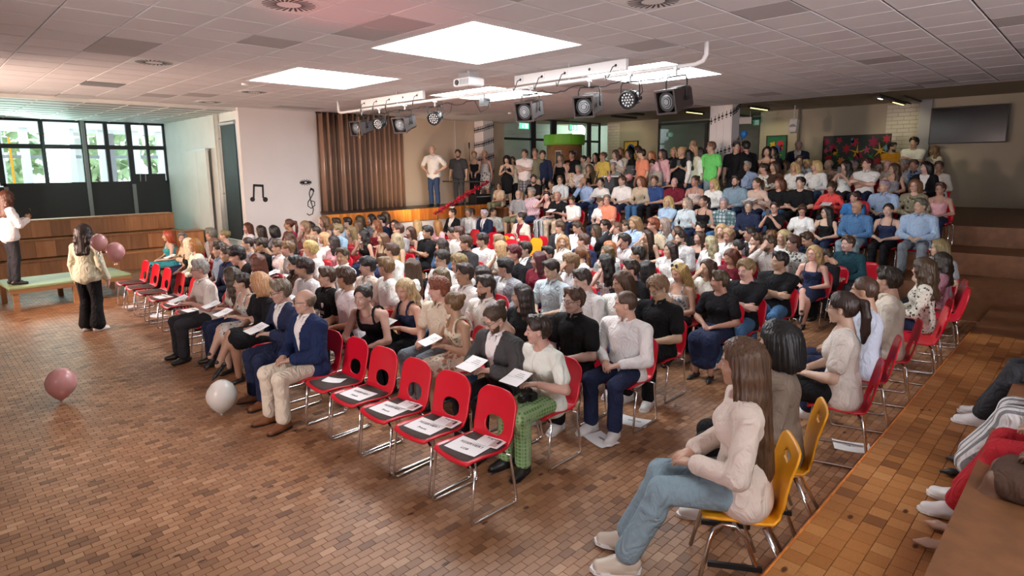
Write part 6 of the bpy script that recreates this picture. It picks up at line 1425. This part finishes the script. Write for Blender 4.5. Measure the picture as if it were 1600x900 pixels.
15.9 3.34 1.3 0.969 180 -30 D f short grey shirt white lap -
15.88 3.67 1.3 0.973 178 0 D m bald ltbrown shirt cream lap -
15.91 3.17 1.3 0.962 183 -15 D m short brown shirt blueplaid lap -
15.03 2.78 1.3 0.925 181 -45 C f bob black suit black lap -
15.94 2.71 1.3 0.931 178 0 D f short brown blouse offwhite lap glasses=1
11.25 14.37 1.37 1.044 -153 0 W m bald brown shirt offwhite hips ss=1,bt=jeans
12.22 14.37 1.37 0.975 -145 0 W m short dkbrown tee darkgrey hang bt=darkgrey,beard=1
12.88 14.37 1.37 0.951 -142 0 W f short dkblond tank black folded bt=black
13.33 14.37 1.37 0.957 -153 0 W f short blond dress floralgrey hang legs=1
12.92 12.96 1.3 0.9 -145 0 T f wavy black dress black phone pitch=35,legs=1
13.24 13.03 1.3 0.88 -155 0 T f short brown tee cream hang -
13.32 12.6 1.3 0.999 -147 -15 T m short brown polo white crossed bt=plaidshorts,shorts=1
13.54 12.38 1.3 1.011 -148 0 T m short ltbrown tee olive hang bt=beige,shorts=1
13.69 12.21 1.3 0.971 -148 0 T m curly brown shirt navy hang bt=black
12.64 13.0 1.02 0.78 176 45 K c short dkbrown tee beige lap glasses=1,bt=olive,child=1
14.28 12.03 1.3 0.913 -150 -15 U f wavy greybr tank black hang -
14.55 11.77 1.3 0.97 -171 -15 U m short dkbrown tee black hang -
14.77 11.5 1.3 0.887 -182 -15 U f short black shirt cream hang -
14.87 11.39 1.3 0.88 -153 0 U m short dkbrown shirt white hang -
15.04 11.26 1.3 0.932 -163 -15 U f long black tee black hang -
14.46 10.54 1.3 0.933 -184 -30 U f updo ltbrown tee yellow hang -
14.72 10.29 1.3 0.965 -175 -30 U f wavy brown tee white hang -
14.82 10.22 1.3 0.997 -155 0 U f bob dkblond blouse cream crossed -
14.99 10.02 1.3 0.976 -186 -15 U f wavy black tee black hang -
15.17 9.81 1.3 1.02 -237 -45 U f curly brown tank black hang -
13.85 8.84 1.3 0.949 -207 -45 U m short dkbrown tee peach hang -
14.02 8.68 1.3 0.916 -178 0 U f long ginger tee pink hang -
14.02 8.64 1.3 1.037 185 15 S m short dkbrown polo greybeige lap pitch=25
14.23 8.47 1.3 0.946 -189 -15 U f long dkbrown blouse pink hang -
14.32 8.33 1.3 1.018 185 15 S m short black tee black lap pitch=35
14.46 8.27 1.3 0.968 -160 -15 U f wavy blond shirt black phone -
14.13 7.88 1.3 0.97 -161 -45 U f bun blond tee black phone -
14.23 7.7 1.3 0.922 -241 -30 U f long black shirt white hang -
15.4 8.23 1.3 1.1 -172 -15 U m bald brown tee cream hang -
14.34 7.67 1.3 0.997 -172 -15 U f long blond blouse cream hang -
14.44 7.5 1.3 0.956 -242 -15 U f long dkbrown shirt white folded -
14.29 7.14 1.3 1.027 -193 -45 U m short ltbrown tee green hang bt=jeanlight,glasses=1
14.74 6.72 1.3 1.023 -155 15 U m short black tee black hang -
14.84 6.51 1.3 1.033 -306 0 U m short black shirt black hang -
15.25 6.16 1.3 0.95 -168 0 U f wavy black tank brown hang -
15.35 6.06 1.3 0.949 -168 -15 U f wavy black tee black hang -
19.63 6.98 1.3 1.1 -170 0 V m short grey suit navy hang -
20.24 4.6 1.3 1.037 -167 60 V m short dkbrown tee mustard crossed beard=1
19.9 4.01 1.3 1.1 -179 -15 V m curly dkbrown tee white crossed -
20.23 3.57 1.3 0.964 -210 -45 V f wavy dkblond shirt cream hang -
5.48 1.47 0.0 1.091 106 -15 R f pony dkbrown tee offwhite lap glasses=1,bt=black
6.38 1.54 0.0 1.091 106 -15 R m buzz brown shirt palblue lap -
7.21 1.53 0.0 1.076 106 -30 R m short dkbrown shirt cream lap -
8.64 1.49 0.0 1.03 106 -30 R f wavy brown blouse floralbw lap -
4.1 1.47 0.0 1.098 114 -30 R f bob black blouse taupe lap bt=black
3.37 1.4 0.0 1.137 122 -15 R f xlong midbrown blouse cream lap cross=2,bt=jeanlight,shoes=beige,yellow=1
11.04 1.77 0.0 1.026 169 -60 F f bob dkblond tee grey lap glasses=1
10.22 1.57 0.0 0.946 106 -30 R f wavy dkbrown tee mauve lap -
"""
def parse():
    R = []
    for l in PEOPLE.strip().splitlines():
        a = l.split(); ex = dict(q.split('=') for q in a[13].split(',')) if a[13] != '-' else {}
        R.append([float(a[0]), float(a[1]), float(a[2]), float(a[3]), float(a[4]), int(a[5])]+a[6:13]+[ex])
    return R
EXTRA = [[1.95, 11.35, 0, .98, 42, 15, 'W', 'f', 'wavy', 'dkbrown', 'blouse', 'cream', 'hang', {'bt': 'black', 'wide': 1, 'shoes': 'white'}],
         [1.35, 14.3, .45, 1.0, 10, 30, 'W', 'f', 'wavy', 'redbrown', 'blouse', 'white', 'phone', {'bt': 'charcoal'}],
         [4.40, -.12, .35, 1.0, 90, 15, 'E', 'f', 'long', 'dkblond', 'blouse', 'white', 'lap', {'cross': 2, 'bt': 'red', 'shoes': 'white'}],
         [3.95, -.16, .35, 1.0, 88, 0, 'E', 'f', 'bun', 'black', 'dress', 'brown', 'lap', {'cross': 2, 'legs': 1, 'shoes': 'nude', 'skin': 1}],
         [5.05, -.10, .35, 1.0, 92, 0, 'E', 'f', 'bob', 'dkbrown', 'tee', 'black', 'lap', {'cross': 2, 'bt': 'whitestripe', 'wide': 1, 'shoes': 'pump'}],
         [6.15, -.02, .35, 1.0, 90, 15, 'E', 'm', 'short', 'grey', 'shirt', 'lightblue', 'lap', {'cross': 2, 'bt': 'charcoal', 'shoes': 'white'}]]
REC = parse()+EXTRA
def hairw(r): return SW[r[8]].format(HWORD.get(r[9], r[9]))
def topw(r): return CWORD.get(r[11], r[11])+' '+TW[r[10]]
def keyphrase(r):
    p = topw(r)+', '+hairw(r)
    if r[13].get('glasses'): p += ' and glasses'
    if r[13].get('beard'): p += ', beard'
    if r[13].get('sunglasses'): p += ', sunglasses on head'
    if r[13].get('fascinator'): p += ', white fascinator'
    return p
KEY = [keyphrase(r) for r in REC]
POSW = {'crossed': 'arms crossed', 'chin': 'hand at chin', 'face': 'hand to face', 'phone': 'raising a phone', 'prog': 'reading', 'lean': 'leaning forward', 'hips': 'hands on hips', 'folded': 'hands clasped'}
def words_(s): return len(s.replace(',', ' ').split())
def disambiguate():
    out = list(KEY)
    def dups():
        d = {}
        for i, k in enumerate(out): d.setdefault(k, []).append(i)
        return [v for v in d.values() if len(v) > 1]
    for g in dups():
        for i in g:
            if REC[i][12] in POSW and words_(out[i]+' '+POSW[REC[i][12]]) <= 11: out[i] += ', '+POSW[REC[i][12]]
    for g in dups():
        for i in g:
            nb = sorted((j for j in range(len(REC)) if j != i), key=lambda j: math.hypot(REC[j][0]-REC[i][0], REC[j][1]-REC[i][1]))
            base = out[i]; done = False
            cand = [', beside '+topw(REC[j]) for j in nb[:5]]+[', between '+topw(REC[nb[a]])+' and '+topw(REC[nb[b]]) for a in range(4) for b in range(a+1, 5)]+[', near '+topw(REC[j])+', '+hairw(REC[j]) for j in nb[:6]]
            for c in cand:
                if words_(base+c) <= 14 and base+c not in out: out[i] = base+c; done = True; break
    return out
PK = disambiguate()
GR = {'F': 'audience members seated on the hall floor', 'R': 'side row seated with backs to the step', 'A': 'audience in the first raised row', 'B': 'audience in the second raised row', 'C': 'audience in the third raised row', 'D': 'audience in the last raised row', 'W': 'people standing on the stage', 'T': 'people standing at the stage stairs', 'U': 'people standing behind the raised rows', 'V': 'people standing at the back wall', 'S': 'people at the sound desk', 'K': 'audience on the stairs', 'E': 'people seated on the side tier'}
def held(i, J, MW, kind):
    c = (J['WL']+J['WR'])/2+(J['hdL']+J['hdR'])/2*.13
    if kind == 'prog':
        t = thing('programme', 'white programme held by '+PK[i], 'programme', (0, 0, 0), 0, 'programmes in hand'); t.matrix_world = MW@Matrix.Translation(c+V3(.0, 0, .035))@Matrix.Rotation(.35, 4, 'Y')
        MB().box((-.055, 0, 0), (.105, .21, .002)).build('page', M['paper'], t); MB().box((.052, 0, .006), (.105, .21, .002), M=Matrix.Rotation(-.12, 3, 'Y')).build('page', M['paper'], t)
        for k in range(3): MB().box((-.02-.022*k, .02, .0022), (.006, .1-.02*k, .001)).build('print_line', M['grey'], t)
    else:
        t = thing('phone', 'dark phone held up by '+PK[i], 'phone', (0, 0, 0), 0, 'phones held up'); t.matrix_world = MW@Matrix.Translation(c+V3(.0, 0, .04))@Matrix.Rotation(-.1, 4, 'Y')
        MB().box((0, 0, 0), (.009, .075, .15), bev=.003).build('case', M['black'], t); MB().box((-.006, 0, 0), (.002, .068, .138)).build('screen', M['screen'], t)
CAMF = np.array([math.cos(math.radians(44.7124)), math.sin(math.radians(44.7124))])
for i, r in enumerate(REC):
    depth = r[0]*CAMF[0]+r[1]*CAMF[1]; ex = r[13]
    J, MW, root = make_person(i, r, 'person in '+PK[i], GR[r[6]], depth)
    if r[6] in 'FRABCDS':
        if ex.get('yellow') or (r[6] == 'R' and r[11] == 'taupe'): yellow_chair('yellow chair under person in '+PK[i], r[0], r[1], math.radians(r[4]))
        else: red_chair('red chair under person in '+PK[i], r[0], r[1], r[2], math.radians(r[4]), 'occupied red chairs', depth < 8, s=1.06 if r[6] == 'R' else 1.)
    if r[12] in ('prog', 'phone'): held(i, J, MW, r[12])
    if ex.get('camera'):
        t = thing('camera', 'black camera on the lap of the green checked trousers', 'camera', (0, 0, 0)); t.matrix_world = MW@Matrix.Translation((.24, .02, .63)); MB().box((0, 0, 0), (.07, .13, .09), bev=.012).build('body', M['black'], t); MB().lathe([(0, 0), (.036, 0), (.04, .07), (.034, .09), (0, .085)], 16, Matrix.Translation((.03, 0, 0))@Matrix.Rotation(PI/2, 4, 'Y')).build('lens', M['black'], t); MB().box((0, 0, .055), (.04, .04, .025), bev=.006).build('viewfinder', M['black'], t)
    if ex.get('print'):
        f, d, h = J['fw'], J['dr'], J['hip']
        for s_, sz, k in (('NEWERK', .055, .24), ('WESTFALEN', .02, .19)):
            o = text('lettering', s_, sz, root, h+d*k+f*.155, mat_='white'); o.matrix_local = Matrix.Translation(h+d*k+f*.152)@Matrix.Rotation(PI/2, 4, 'Z')@Matrix.Rotation(PI/2-.05, 4, 'X')
        MB().prism([(-.025, .03), (.025, .03), (.025, -.012), (0, -.035), (-.025, -.012)], .003, Matrix.Translation(h+d*.335+f*.15+V3(0, .075, 0))@Matrix.Rotation(PI/2, 4, 'Z')@Matrix.Rotation(PI/2-.05, 4, 'X')).build('crest', M['white'], root)
# prints of unlabelled copies, spare details
for o in bpy.data.objects:
    if o.type == 'MESH' and o.parent is None and not o.get('kind') and not o.get('label'): print('no label', o.name)
